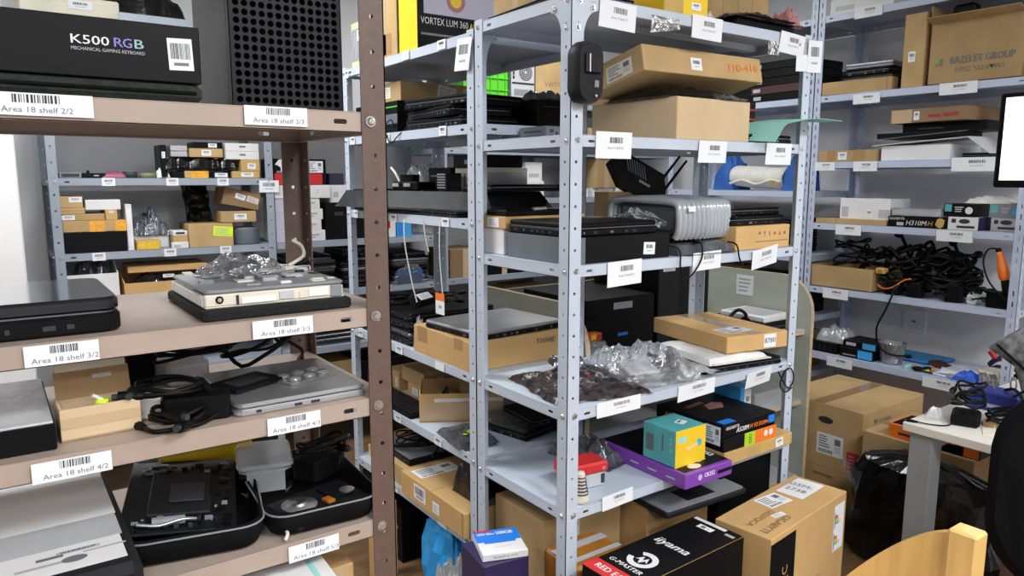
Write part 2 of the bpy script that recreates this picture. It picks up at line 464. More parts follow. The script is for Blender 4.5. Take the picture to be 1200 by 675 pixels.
def sticker_geo(mb, o, u, v, style, lines, seed=0, mat='paper', t=.0004):
    """paper rectangle with printed bars and writing; o lower left corner, u/v edge vectors"""
    o, u, v = V(o), V(u), V(v); W, H = u.length, v.length; n = u.cross(v).normalized()
    rnd = random.Random(seed); mb.slab(o, u, v, t, mat); o2 = o + n*(t + .0002)
    U, W_ = u/W, v/H
    def bars(x0, y0, x1, y1):
        x = x0
        while x < x1:
            b = rnd.choice((.6, 1, 1, 1.7))*(x1 - x0)/34
            mb.quad(o2 + u*x + v*y0, u*min(b, x1 - x), v*(y1 - y0), 'ink'); x += b + rnd.choice((.6, .8, 1.3))*(x1 - x0)/34
    if style == 'shelf':
        bars(.34, .56, .72, .93)
        mb.text(lines, o2 + u*.54 + v*.25, u, v, H*.36, 'ink_grey', squash=min(1.25, W*.80/(8.0*H*.36)*1.0) if False else 1.12)
    elif style == 'shelf_big':
        bars(.38, .58, .74, .80)
        mb.text(lines, o2 + u*.55 + v*.40, u, v, H*.125, 'ink_grey')
    elif style == 'mini':
        bars(.2, .5, .8, .8); mb.quad(o2 + u*.28 + v*.26, u*.44, v*.07, 'ink_light')
    elif style == 'addr':
        for k in range(5): mb.quad(o2 + u*.08 + v*(.82 - .12*k), u*rnd.uniform(.25, .5), v*.055, 'ink_grey')
        bars(.08, .08, .62, .24); mb.quad(o2 + u*.68 + v*.55, u*.22, v*.3, 'ink_grey')
        for k in range(3): mb.quad(o2 + u*.68 + v*(.42 - .1*k), u*.24, v*.045, 'ink_light')
    elif style == 'bar':
        bars(.1, .35, .9, .85); mb.quad(o2 + u*.2 + v*.14, u*.6, v*.1, 'ink_grey')
    elif style == 'lines':
        for k in range(4): mb.quad(o2 + u*.12 + v*(.74 - .19*k), u*rnd.uniform(.45, .76), v*.08, 'ink_light')
    elif style == 'text':
        mb.text(lines, o2 + u*.5 + v*.5, u, v, H*.55, 'ink')
    return mb

def shelf_label(T, k, x, zc, w, h, style, text, ylocal=None, face='-y', tilt=0.0, roll=0.0, name='shelf_label', off=.0008):
    """paper label on the front lip of shelf k, x = local distance along the front"""
    mb = MB(); c, s = cos(R(roll)), sin(R(roll))
    if face == '-y':
        u = V((c, 0, s))*w; v = V((-s*1.0, -sin(R(tilt)), c*cos(R(tilt))))*h; o = V((x, (0 if ylocal is None else ylocal) - off, zc)) - u*.5 - v*.5
    else:
        u = V((0, -c, s))*w; v = V((-sin(R(tilt)), s, c*cos(R(tilt))))*h; o = V(((0 if ylocal is None else ylocal) - off, x, zc)) - u*.5 - v*.5
    sticker_geo(mb, o, u, v, style, text, seed=hash((k, round(x*1000))) % 9999 if False else int(x*977) + k)
    return mb.build(name, T['shelf'][k])

# near brown and beige unit ------------------------------------------------------------
NX, NY = -.50, 1.05
UN = unit('brown angle-iron shelving unit with beige steel shelves and Area 18 labels', NX, NY, 1.01, .375,
          [1.94, 1.599, 1.301, 1.156, .952, .70, .30], 2.0, .030, 'beige_steel', 'brown_steel', pitch=.0508, hr=.0035, hole0=.011)
for k, x, zc, w_, tx in ((1, .055, 1.5865, .125, 'Area 18 shelf 2/2'), (1, .342, 1.5865, .088, 'Area 18 shelf 2/3'),
                     (2, .062, 1.286, .080, 'Area 18 shelf 3/2'), (2, .338, 1.2865, .088, 'Area 18 shelf 3/3'),
                     (3, .062, 1.138, .088, 'Area 18 shelf 4/2'), (3, .348, 1.140, .080, 'Area 18 shelf 4/3'),
                     (4, .370, .934, .080, 'Area 18 shelf 5/3')):
    shelf_label(UN, k, x - NX, zc, w_, .026, 'shelf', tx)
# middle grey unit ----------------------------------------------------------------------
MX, MY = 1.194, 1.431
UM = unit('light grey steel shelving unit with motion sensor on its post and paper Area 19 tags', MX, MY, 1.0, .437,
          [1.944, 1.610, 1.279, .894, .616, .20], 1.950, .031, 'grey_steel', gusset=True, hole0=.038)
for k, x, zc, w_, h_, tl, ro, tx in ((0, 1.346, 1.908, .126, .066, 3, -2, '1/1'), (0, 1.687, 1.916, .126, .062, 2, -1, '1/2'), (0, 2.085, 1.914, .126, .062, 5, -3, '1/3'),
        (1, 1.341, 1.586, .126, .068, 2, 0, '2/1'), (1, 1.730, 1.577, .122, .062, 4, 0, '2/2'), (1, 2.045, 1.577, .130, .066, 3, 0, '2/3'),
        (2, 1.390, 1.249, .126, .068, 3, 2, '3/1'), (2, 1.724, 1.261, .124, .054, 3, 2, '3/2'), (2, 2.000, 1.255, .128, .062, 8, 8, '3/3'),
        (3, 1.380, .879, .165, .042, 0, 0, '4/1'), (3, 1.700, .872, .165, .050, 5, 2, '4/2'), (3, 2.000, .862, .128, .056, 12, 4, '4/3'),
        (4, 1.382, .607, .118, .042, 0, 2, '5/1')):
    shelf_label(UM, k, x - MX, zc, w_, h_, 'shelf_big', 'Area 19 shelf ' + tx, tilt=tl, roll=ro)
for x, z, w_, h_, ro in ((2.150, 1.862, .09, .05, 4), (2.20, 1.886, .075, .098, 3)):
    shelf_label(UM, 0, x - MX, z, w_, h_, 'mini' if h_ > .09 else 'blank', '', tilt=3, roll=ro, off=.006 if h_ > .09 else .004, name='paper_tag')
# long unit going back on its left --------------------------------------------------------
LX, LY = 1.196, 1.874
UL = unit('grey steel shelving unit joined end to end behind the middle one, packed with laptops', LX, LY, .44, .97,
          [1.925, 1.663, 1.377, .893, .624, .335], 1.932, .031, 'grey_steel', hole0=.038)
for k, y, zc, w_, h_, st in ((0, 2.06, 1.912, .05, .028, 'mini'), (0, 2.55, 1.912, .05, .028, 'mini'), (0, 2.30, 1.912, .05, .03, 'blank'), (0, 2.80, 1.905, .04, .03, 'mini'),
                         (1, 2.06, 1.650, .045, .030, 'mini'), (1, 2.46, 1.645, .05, .034, 'mini'), (1, 2.76, 1.648, .04, .03, 'mini'),
                         (2, 2.05, 1.362, .045, .028, 'mini'), (2, 2.42, 1.36, .05, .03, 'mini'), (2, 2.75, 1.362, .04, .03, 'mini'),
                         (3, 2.40, .878, .055, .03, 'mini'), (3, 2.74, .879, .04, .028, 'mini'), (3, 2.10, .878, .06, .028, 'blank'),
                         (4, 2.12, .609, .05, .028, 'mini'), (4, 2.42, .609, .05, .028, 'mini'),
                         (5, 2.10, .320, .06, .028, 'blank'), (5, 2.46, .320, .05, .028, 'mini')):
    shelf_label(UL, k, y - LY, zc, w_, h_, st, '', face='-x')
# big white hanging card at the top of the joint
mb = MB(); sticker_geo(mb, V((-.004, .105, 1.822)), V((-.004, -.088, -.006)), V((.002, -.018, .092)), 'mini', '')
mb.build('paper_tag', UL['shelf'][0])
# back wall units -------------------------------------------------------------------------
BY = 3.80
UB = unit('slate grey steel shelving unit against the back wall beside the white column', .228, BY, .98, .45,
          [2.235, 1.86, 1.503, 1.168, .895, .59, .25], 2.45, .034, 'blue_steel', bolts=True, pitch=.07, hr=.005, hole0=.03)
for k, x, z in ((2, .462, 1.486), (2, .73, 1.486), (2, .96, 1.486), (3, .40, 1.150), (3, .70, 1.152), (3, .955, 1.152), (4, .4, .88), (4, .75, .88)):
    shelf_label(UB, k, x - .228, z, .054, .036, 'mini', '')
shelf_label(UB, 2, .955, 1.462, .10, .06, 'mini', '', off=.004, name='paper_tag')
UB2 = unit('slate grey back wall shelving unit holding white and lilac product boxes', 1.2095, BY, .98, .45,
           [1.86, 1.172, .895, .59, .25], 2.15, .034, 'blue_steel', bolts=True, skip=(0, 2), pitch=.07, hr=.005, hole0=.03)
UB3 = unit('slate grey back wall shelving unit with computer parts behind the low bookcase', 2.193, BY, .98, .45,
           [1.985, 1.68, 1.375, .90, .59, .25], 2.35, .034, 'blue_steel', bolts=False, pitch=.07, hr=.005, hole0=.03)
UB4 = unit('slate grey back wall shelving unit in the far corner of the room', 3.1755, BY, .98, .45,
           [1.985, 1.68, 1.375, .90, .59, .25], 2.35, .034, 'blue_steel', bolts=False, pitch=.07, hr=.005, hole0=.03)
# unit along the right wall ---------------------------------------------------------------
RX, RY = 3.80, 1.365
UR = unit('pale blue steel shelving unit with slotted posts along the right wall', RX, RY, .45, 1.085,
          [2.372, 1.950, 1.592, 1.256, .898, .520], 2.60, .036, 'pale_steel', bolts=False, slotpost=(.0035, .013), pitch=.05, hole0=.03, gusset=True)
for k, y, z, w_, h_ in ((0, 2.17, 2.355, .15, .055), (1, 2.148, 1.915, .145, .05), (1, 1.70, 1.925, .17, .055), (2, 2.36, 1.568, .12, .045), (2, 2.13, 1.565, .13, .05), (2, 1.60, 1.568, .20, .065),
                         (3, 2.20, 1.226, .145, .055), (3, 1.66, 1.226, .165, .055), (4, 2.25, .868, .15, .055), (5, 2.20, .487, .15, .055), (5, 1.66, .487, .18, .055)):
    shelf_label(UR, k, y - RY, z, w_, h_, 'shelf_big', 'Area 15 shelf %d/%d' % (k + 1, 1 if y > 1.9 else 2), face='-x', tilt=3)
UR2 = unit('pale blue steel shelving unit further back along the right wall, piled with dark goods', RX, 2.453, .45, 1.06,
           [2.372, 1.950, 1.430, 1.06, .70, .36], 2.60, .036, 'pale_steel', bolts=False, slotpost=(.0035, .013), pitch=.05, hole0=.03)
# ================================================================ builders for boxes, laptops, bags and cables
class Bx:
    def __init__(s, root, w, d, h): s.root, s.w, s.d, s.h = root, w, d, h; s.n = 0
    def face(s, f):
        w, d, h = s.w/2, s.d/2, s.h
        return {'F': (V((-w,-d,0)), V((1,0,0)), V((0,0,1)), s.w, s.h), 'B': (V((w,d,0)), V((-1,0,0)), V((0,0,1)), s.w, s.h),
                'L': (V((-w,d,0)), V((0,-1,0)), V((0,0,1)), s.d, s.h), 'R': (V((w,-d,0)), V((0,1,0)), V((0,0,1)), s.d, s.h),
                'T': (V((-w,-d,h)), V((1,0,0)), V((0,1,0)), s.w, s.d), 'U': (V((w,-d,h)), V((0,1,0)), V((-1,0,0)), s.d, s.w),
                'D': (V((w,d,h)), V((-1,0,0)), V((0,-1,0)), s.w, s.d), 'C': (V((-w,d,h)), V((0,-1,0)), V((1,0,0)), s.d, s.w)}[f]
    def at(s, f, cu, cv, a=0, off=.0004):
        o, u, v, W, H = s.face(f); n = u.cross(v); p = o + u*(cu*W) + v*(cv*H) + n*off
        return p, u*cos(R(a)) + v*sin(R(a)), v*cos(R(a)) - u*sin(R(a))
    def sticker(s, f, cu, cv, w, h, style='mini', text='', a=0, mat='paper', off=.0004, name='sticker'):
        p, u, v = s.at(f, cu, cv, a, off); mb = MB(); s.n += 1
        sticker_geo(mb, p - u*w/2 - v*h/2, u*w, v*h, style, text, seed=s.n*31 + int(w*999), mat=mat)
        mb.build(name, s.root); return s
    def patch(s, f, u0, v0, u1, v1, mat, name='printed_panel', off=.0003, t=.0004):
        o, u, v, W, H = s.face(f); n = u.cross(v)
        MB().slab(o + u*(u0*W) + v*(v0*H) + n*off, u*((u1-u0)*W), v*((v1-v0)*H), t, mat).build(name, s.root); return s
    def letter(s, f, st, cu, cv, size, mat='ink', a=0, align='CENTER', squash=1.0, off=.0011, name='lettering', shear=0.0, fit=None, bold=0.0):
        if fit: g_ = [q[0] for q in text_geo(st, align)[0]]; squash = fit/((max(g_) - min(g_))*size)
        p, u, v = s.at(f, cu, cv, a, off); mb = MB()
        for q in ((0,) if not bold else (-bold, 0, bold)): mb.text(st, p + u*(q*size) + u.cross(v)*(.00008*(q > 0) + .00004*(q == 0)), u, v, size, mat, align, squash=squash, shear=shear)
        mb.build(name, s.root); return s
    def shape(s, f, cu, cv, poly, size, mat, a=0, off=.0009, name='emblem'):
        p, u, v = s.at(f, cu, cv, a, off); MB().prism([(x*size, y*size) for x, y in poly], p, u, v, .0003, mat).build(name, s.root); return s
    def dash(s, f, cu, cv, w, h, mat='ink', a=0, name='small_print', off=.0011):
        p, u, v = s.at(f, cu, cv, a, off); MB().slab(p - u*w/2 - v*h/2, u*w, v*h, .0002, mat).build(name, s.root); return s
    def tape(s, f, mat='tape_clear', axis='u', c=.5, w=.05, over=0.0):
        o, u, v, W, H = s.face(f); n = u.cross(v); p = o + n*.0004
        if axis == 'u': MB().slab(p + v*(c*H - w/2), u*W, v*w, .0003, mat).build('tape', s.root)
        else: MB().slab(p + u*(c*W - w/2), u*w, v*H, .0003, mat).build('tape', s.root)
        if over:
            for g in ('F', 'B') if axis == 'v' else ('L', 'R'):
                o2, u2, v2, W2, H2 = s.face(g); cc = c if (g in 'FR') else 1 - c
                MB().slab(o2 + u2.cross(v2)*.0004 + u2*(cc*W2 - w/2) + v2*(H2*(1 - over)), u2*w, v2*(H2*over), .0003, mat).build('tape', s.root)
        return s

def box(label, x0, x1, y0, y1, z, h, mat='card', rz=0, name='cardboard_box', cat='box', seam=None, group=None, bev=.002, rx=0, ry=0, body='body'):
    w_, d_ = x1 - x0, y1 - y0
    root = thing(name, label, cat, ((x0+x1)/2, (y0+y1)/2, z), rz, group, rx, ry)
    mb = MB().box((-w_/2, -d_/2, 0), (w_/2, d_/2, h), mat, bev)
    if seam:
        if seam == 'x': mb.box((-w_/2 + .001, -.0012, h - .0004), (w_/2 - .001, .0012, h + .0003), 'crease')
        else: mb.box((-.0012, -d_/2 + .001, h - .0004), (.0012, d_/2 - .001, h + .0003), 'crease')
    mb.build(body, root)
    return Bx(root, w_, d_, h)

def open_box(label, x0, x1, y0, y1, z, h, mat='card', rz=0, t=.004, flaps=(), name='open_cardboard_box', cat='box', inner='card_in', front_h=None, group=None):
    """carton without a lid; flaps = (side, length, angle from upright) outward positive"""
    w_, d_ = (x1-x0)/2, (y1-y0)/2
    root = thing(name, label, cat, ((x0+x1)/2, (y0+y1)/2, z), rz, group); fh = front_h or h
    mb = MB(); mb.box((-w_,-d_,0), (w_,d_,t), mat)
    mb.box((-w_,-d_,0), (w_,-d_+t,fh), mat); mb.box((-w_,d_-t,0), (w_,d_,h), mat)
    for sx in (-1, 1):
        if fh == h: mb.box((sx*w_, -d_+t, 0), (sx*(w_-t), d_-t, h), mat)
        else: mb.prism([(-d_+t,0),(d_-t,0),(d_-t,h),(d_*.2,h),(-d_+t,fh)], (sx*w_ - (t if sx > 0 else 0), 0, 0), (0,1,0), (0,0,1), t, mat)
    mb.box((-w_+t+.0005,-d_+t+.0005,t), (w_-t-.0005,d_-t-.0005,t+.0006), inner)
    mb.build('body', root)
    for side, ln, ang in flaps:
        a = R(ang); f = MB()
        if side in 'FB':
            s_ = -1 if side == 'F' else 1; hh = fh if side == 'F' else h
            f.slab((-w_+.001, s_*d_, hh), (2*w_-.002, 0, 0), V((0, s_*sin(a)*ln, cos(a)*ln)), t*.6, mat)
        else:
            s_ = -1 if side == 'L' else 1
            f.slab((s_*w_, -d_+.001, h), (0, 2*d_-.002, 0), V((s_*sin(a)*ln, 0, cos(a)*ln)), t*.6, mat)
        f.build('flap', root)
    return Bx(root, 2*w_, 2*d_, h)

def rrect(w_, d_, r, n=4):
    P = []
    for cx, cy, a0 in ((w_/2-r, d_/2-r, 0), (-w_/2+r, d_/2-r, 90), (-w_/2+r, -d_/2+r, 180), (w_/2-r, -d_/2+r, 270)):
        for k in range(n+1):
            a = R(a0 + 90*k/n); P.append((cx + r*cos(a), cy + r*sin(a)))
    return P
def rplate(mb, w_, d_, z0, z1, r, mat, T=None, edge=.0):
    P = rrect(w_, d_, r); k = len(P)
    lv = [(z0, 0), (z1, 0)] if not edge else [(z0, edge), (z0+edge, 0), (z1-edge, 0), (z1, edge)]
    vs = []
    for z, e in lv:
        Q = rrect(w_ - 2*e, d_ - 2*e, max(r - e, .0005)); vs += [(x, y, z) for x, y in Q]
    fs = [(j*k+i, j*k+(i+1) % k, (j+1)*k+(i+1) % k, (j+1)*k+i) for j in range(len(lv)-1) for i in range(k)]
    mb.add(vs, fs, mat, False, T); mb.add(vs, [tuple(range(k-1,-1,-1)), tuple(range((len(lv)-1)*k, len(lv)*k))], mat, False, T)
    return mb

def laptop(label, cx, cy, z, w_, d_, h, rz=0, lid='black', base='black', cat='laptop', r=.014, name='laptop', ports='F', group=None, seam='alu_dark', rx=0, ry=0):
    """closed laptop: base, lid, hinge, ports"""
    t = thing(name, label, cat, (cx, cy, z), rz, group, rx, ry); hb = h*.56
    b = MB(); rplate(b, w_, d_, .0, hb, r, base, edge=min(.004, hb*.3)); bo = b.build('base', t)
    l = MB(); rplate(l, w_ - .002, d_ - .002, hb + .0012, h, r, lid, edge=min(.004, h*.18)); l.build('lid', t)
    s_ = MB(); rplate(s_, w_ - .008, d_ - .008, hb - .001, hb + .002, r, seam); s_.build('seam', t)
    hg = MB()
    for sx in (-.32, .32): hg.cyl((sx*w_ - .02, d_/2 - .006, hb), (sx*w_ + .02, d_/2 - .006, hb), h*.22, base, n=10)
    hg.build('hinge', t)
    rnd = random.Random(int(cx*1000))
    for f in ports:
        n_ = d_ if f == 'L' else w_; y = -n_/2 + .03
        while y < n_/2 - .04:
            q = rnd.choice((.008, .014, .012, .005)); m_ = rnd.choice(('ink', 'alu_dark', 'ink')); z0 = hb*.35; z1 = z0 + min(.006, hb*.4)
            (MB().box((-w_/2 - .0003, y, z0), (-w_/2 + .003, y+q, z1), m_) if f == 'L' else MB().box((y, -d_/2 - .0003, z0), (y+q, -d_/2 + .003, z1), m_)).build('port', bo); y += q + rnd.uniform(.010, .05)
    return t

def crumple(mb, w_, d_, h, mat, seed=0, nx=22, ny=16, amp=.25, freq=2.2, power=2.6, T=None, smooth=False, flat_bottom=True):
    """closed crumpled pillow sitting on z=0"""
    def prof(a): return max(0.0, 1 - abs(2*a - 1)**power)
    def pt(i, j, top):
        a, b = i/nx, j/ny
        e = (prof(a)*prof(b))**.45
        x, y = (a - .5)*w_, (b - .5)*d_
        n1 = nz(a*freq*2 + seed, b*freq*2*d_/w_, seed*1.7) + .5*nz(a*freq*5 + seed, b*freq*5, 3.1)
        n2 = nz(a*freq*2 + 9 + seed, b*freq*2, 7.7)
        x *= 1 + .10*amp*4*n2*(.4); y *= 1 + .10*amp*4*n1*(.4)
        z = h*e*(1 + amp*n1*1.6) if top else (0 if flat_bottom else -h*.2*e)
        return (x, y, max(z, 0 if top else z) + (.0012 if top else 0))
    vs = [pt(i, j, 1) for j in range(ny+1) for i in range(nx+1)]
    fs = [(j*(nx+1)+i, j*(nx+1)+i+1, (j+1)*(nx+1)+i+1, (j+1)*(nx+1)+i) for j in range(ny) for i in range(nx)]
    mb.add(vs, fs, mat, smooth, T)
    ring = [(i, 0) for i in range(nx)] + [(nx, j) for j in range(ny)] + [(i, ny) for i in range(nx, 0, -1)] + [(0, j) for j in range(ny, 0, -1)]
    rv = [pt(i, j, 1) for i, j in ring]; lo = [(p[0]*.98, p[1]*.98, 0) for p in rv]; k = len(rv)
    mb.add(rv + lo, [(i, k+i, k+(i+1) % k, (i+1) % k) for i in range(k)] + [tuple(range(2*k-1, k-1, -1))[::1]], mat, smooth, T)
    return mb
def bag(label, cx, cy, z, w_, d_, h, mat='clear_film', rz=0, seed=1, name='plastic_bag', cat='bag', amp=.3, freq=2.2, group=None, neck=None, nx=22, ny=16, rx=0, ry=0, power=2.6):
    t = thing(name, label, cat, (cx, cy, z), rz, group, rx, ry)
    crumple(MB(), w_, d_, h, mat, seed, nx, ny, amp, freq, power).build('film', t)
    # sealed edge strip / gathered lip
    n = 14
    e = MB().grid(n, 2, lambda a, b: ((a - .5)*w_*.8, -d_/2 - b*.018, .003 + .006*abs(nz(a*6 + seed, b*2, seed))*(.3 + b)), mat, False)
    e.build('seal', t)
    return t

def loops(cx, cy, z, r, n, seed, squash=1.0, lift=.004, jit=.35):
    rnd = random.Random(seed); P = []; a0 = rnd.uniform(0, 6.28)
    for k in range(n*7):
        a = a0 + k*2*pi/7; rr = r*(1 + rnd.uniform(-jit, jit)*.6)
        P.append((cx + cos(a)*rr, cy + sin(a)*rr*squash, z + rnd.uniform(0, 1)*lift + lift*.4*(k/7)))
    return P
def cable(label, pts, r=.0028, mat='rubber', plug=True, name='cable', cat='cable', group=None, sub=4, plug_mat=None):
    p0 = V(pts[0]); t = thing(name, label, cat, p0, 0, group)
    P = [V(p) - p0 for p in pts]
    MB().tube(P, r, mat, 6, sub=sub).build('wire', t)
    if plug:
        for a, b in ((P[0], P[1]), (P[-1], P[-2])):
            d = (a - b); d.z *= .3; d = d.normalized() if d.length > 0 else V((1,0,0))
            m = MB(); m.cyl(a, a + d*.014, r*1.5, plug_mat or mat, r1=r*2.2, n=8); m.cyl(a + d*.014, a + d*.032, r*2.3, plug_mat or mat, n=8); m.cyl(a + d*.032, a + d*.040, r*1.3, 'dark_grey', n=8)
            m.build('plug', t)
    return t
def coil(label, cx, cy, z, r, n=3, wire=.003, seed=1, squash=.7, lift=.006, mat='rubber', tail=None, group=None, name='cable'):
    P = loops(cx, cy, z + wire, r, n, seed, squash, lift)
    if tail: P += [V(q) for q in tail]
    return cable(label, P, wire, mat, True, name, 'cable', group, sub=3)
def adapter(label, cx, cy, z, w_, d_, h, rz=0, mat='black', wire=True, seed=1, sticker='T', group=None, name='power_adapter', rx=0, ry=0):
    t = thing(name, label, 'adapter', (cx, cy, z), rz, group, rx, ry)
    rplate(MB(), w_, d_, 0, h, min(w_, d_)*.18, mat, edge=.003).build('brick', t)
    b = Bx(t, w_, d_, h)
    if sticker: b.sticker(sticker, .5, .5, w_*.7, d_*.6 if sticker == 'T' else h*.6, 'lines', mat='paper' if mat != 'white_plastic' else 'light_grey')
    if wire:
        r = .0026; L = loops(w_*.5 + .05, 0, r, .045, 2, seed, .7, .006)
        MB().tube([(w_/2 - .004, 0, h*.5), (w_/2 + .02, 0, h*.45)] + L, r, 'rubber' if mat != 'white_plastic' else mat, 6, sub=3).build('cord', t)
    return t
def drive(label, cx, cy, z, w_, d_, h, rz=0, body='silver', cat='hard drive', name='hard_drive', group=None):
    t = thing(name, label, cat, (cx, cy, z), rz, group)
    MB().box((-w_/2,-d_/2,0), (w_/2,d_/2,h*.8), 'charcoal', .001).build('casting', t)
    MB().box((-w_/2+.001,-d_/2+.001,h*.8), (w_/2-.001,d_/2-.001,h), body, .001).build('cover', t)
    Bx(t, w_, d_, h).sticker('T', .45, .5, w_*.55, d_*.6, 'addr')
    return t
# ================================================================ on the brown unit
z = 1.5995
t = thing('laptop_sleeve', 'dark green felt laptop sleeve under the black keyboard box', 'sleeve', (.045, 1.165, z))
rplate(MB(), .41, .21, 0, .024, .012, 'green_felt', edge=.007).build('body', t)
MB().tube([(-.19,-.106,.012), (0,-.1068,.0125), (.195,-.106,.012)], .0022, 'black_matte', sub=2).build('zip', t)
K = box('long black keyboard carton lettered K500 RGB', -.20, .248, 1.06, 1.215, z + .0245, .072, 'black_card', name='keyboard_box', bev=.0012)
def kx(x): return (x + .20)/.448
K.letter('F', 'K500', kx(.099), .60, .0150, 'white_card', align='LEFT', fit=.041, bold=.012)
for ch, x, mt in (('R', .1455, M('print_violet', (.20,.19,.55), .4)), ('G', .1560, M('print_indigo', (.24,.25,.60), .4)), ('B', .1685, M('print_teal', (.30,.50,.52), .4))):
    K.letter('F', ch, kx(x), .60, .0158, mt.name, align='LEFT', fit=.0100, bold=.012)
K.letter('F', 'MECHANICAL GAMING KEYBOARD', kx(.1405), .455, .0056, 'light_grey', fit=.081)
K.sticker('F', kx(.2235), .50, .030, .040, 'bar', a=2); K.sticker('F', kx(.018), .42, .018, .045, 'blank')

def perf_panel(mb, o, u, v, n, cols, rows, p, r, mat, m=.006, t=.002):
    o, u, v, n = V(o), V(u), V(v), V(n); K_ = 10
    for j in range(rows):
        for i in range(cols):
            c = o + u*(m + (i + .5)*p) + v*(m + (j + .5)*p)
            ring = [c + u*(cos(2*pi*(k+.5)/K_)*r) + v*(sin(2*pi*(k+.5)/K_)*r) for k in range(K_)]
            sq = []
            for k in range(K_):
                a = 2*pi*(k+.5)/K_; x, y = cos(a), sin(a); s_ = 1/max(abs(x), abs(y)); sq.append(c + u*(x*s_*p/2) + v*(y*s_*p/2))
            cr = [c + u*(p/2*a) + v*(p/2*b) for a, b in ((1,1),(-1,1),(-1,-1),(1,-1))]
            vs = ring + sq + cr; fs = []
            for k in range(K_):
                k2 = (k+1) % K_; a0 = (k + .5)/K_*360; a1 = (k + 1.5)/K_*360; cor = None
                for q, ca in enumerate((45, 135, 225, 315)):
                    if a0 < ca < a1: cor = 2*K_ + q
                fs.append((k, K_+k, cor, K_+k2, k2) if cor is not None else (k, K_+k, K_+k2, k2))
            mb.add(vs, fs, mat)
            mb.add(ring + [q - n*.006 for q in ring], [(k, (k+1) % K_, K_+(k+1) % K_, K_+k) for k in range(K_)], mat)
    W, H = cols*p + 2*m, rows*p + 2*m
    for (a, b, c, d) in ((0,0,W,m), (0,H-m,W,H), (0,m,m,H-m), (W-m,m,W,H-m)):
        mb.quad(o + u*a + v*b, u*(c-a), v*(d-b), mat)
t = thing('computer_case', 'black computer case with a punched-hole front panel beside the keyboard box', 'computer case', (.2915, 1.08, z))
mb = MB(); perf_panel(mb, (0,0,0), (1,0,0), (0,0,1), (0,-1,0), 13, 15, .0118, .0046, 'charcoal', m=.0049); mb.build('front_panel', t)
W_, H_ = 13*.0118 + .0098, 15*.0118 + .0098
MB().box((0, .012, 0), (W_, .014, H_), 'black_matte').box((0,0,0), (.0015,.20,H_), 'black_card').box((W_-.0015,0,0), (W_,.20,H_), 'black').box((0,0,H_-.0015), (W_,.20,H_), 'black').box((0,.014,0), (W_,.20,.002), 'black').box((0,.198,0), (W_,.20,H_), 'black').build('shell', t)
m = MB()
for i in range(5):
    for j in range(6): m.cyl((.045 + .0118*i + .0059*(j % 2), .009, .05 + .0118*j), (.045 + .0118*i + .0059*(j % 2), .0119, .05 + .0118*j), .003, 'dark_grey', n=8)
m.build('filter_foam', t)
b = box('cream carton standing behind the keyboard box', .06, .185, 1.26, 1.37, z, .158, 'paper_warm', name='carton'); b.sticker('F', .6, .93, .03, .012, 'mini')

# third level: glossy laptop and a stripped laptop chassis
z = 1.3015
laptop('thick glossy black laptop on the bare beige shelf', -.045, 1.195, z, .36, .235, .046, lid='black_gloss', base='black', r=.022)
t = thing('laptop_chassis', 'stripped laptop chassis of cream plastic lying on black foam', 'laptop chassis', (.343, 1.19, z))
rplate(MB(), .222, .245, 0, .016, .008, 'foam', edge=.003).build('foam_sheet', t)
mb = MB(); rnd = random.Random(3)
mb.box((-.105,-.112,.0165), (.102,.105,.020), 'cream_plastic', .002)
mb.box((-.105,-.113,.019), (.100,-.100,.0365), 'cream_plastic', .002)
for x, q, z0, z1, m_ in ((-.062, .004, .02, .034, 'dark_grey'), (-.055, .05, .0205, .030, 'white_plastic'), (0, .022, .022, .034, 'light_grey'), (.03, .012, .021, .031, 'cream_plastic'), (.045, .03, .022, .034, 'white_plastic'), (.079, .018, .019, .037, 'mid_grey')):
    mb.box((x, -.1145, z0), (x + q, -.112, z1), m_, .0006)
for k in range(9): mb.box((-.107, -.105 + .023*k, .019), (-.098, -.086 + .023*k, .034), 'white_plastic', .001)
mb.build('frame', t)
MB().cyl((-.085,-.1148,.029), (-.085,-.110,.029), .0055, 'black', n=14).cyl((-.085,-.1156,.029), (-.085,-.1148,.029), .003, 'zinc', n=10).build('power_jack', t)
mb = MB(); rplate(mb, .208, .222, .0375, .0425, .012, 'mid_grey', edge=.0015)
for k in range(46):
    x, y = rnd.uniform(-.095,.09), rnd.uniform(-.10,.10); a, b_ = rnd.uniform(.006,.03), rnd.uniform(.005,.022)
    mb.box((x, y, .042), (min(x+a,.1), min(y+b_,.108), .0425 + rnd.uniform(.001,.006)), rnd.choice(('light_grey','mid_grey','cream_plastic','silver','white_plastic','dark_grey')), .0006)
mb.build('palm_rest', t)
for k in range(5):
    P = [(rnd.uniform(.0,.1), rnd.uniform(-.02,.1), .05) for _ in range(5)]
    MB().tube(P, .0016, rnd.choice(('cream_plastic','tape_brown','light_grey')), 5).build('wire', t)
MB().tube([(.07,.05,.052), (.10,.06,.066), (.104,.08,.082), (.09,.085,.092)], .003, 'cream_plastic', 6).build('ribbon_cable', t)
bag('clear bag holding a dark grey part, on top of the stripped chassis', .325, 1.205, z + .0495, .115, .085, .026, 'clear_film', 20, seed=4, amp=.3)
t = thing('rubber_part', 'dark grey rubber part inside the clear bag on the chassis', 'part', (.325, 1.205, z + .0505)); rplate(MB(), .055, .045, 0, .018, .015, 'dark_grey', edge=.006).build('body', t); MB().cyl((0,0,.017), (0,0,.0195), .012, 'mid_grey').build('cap', t)

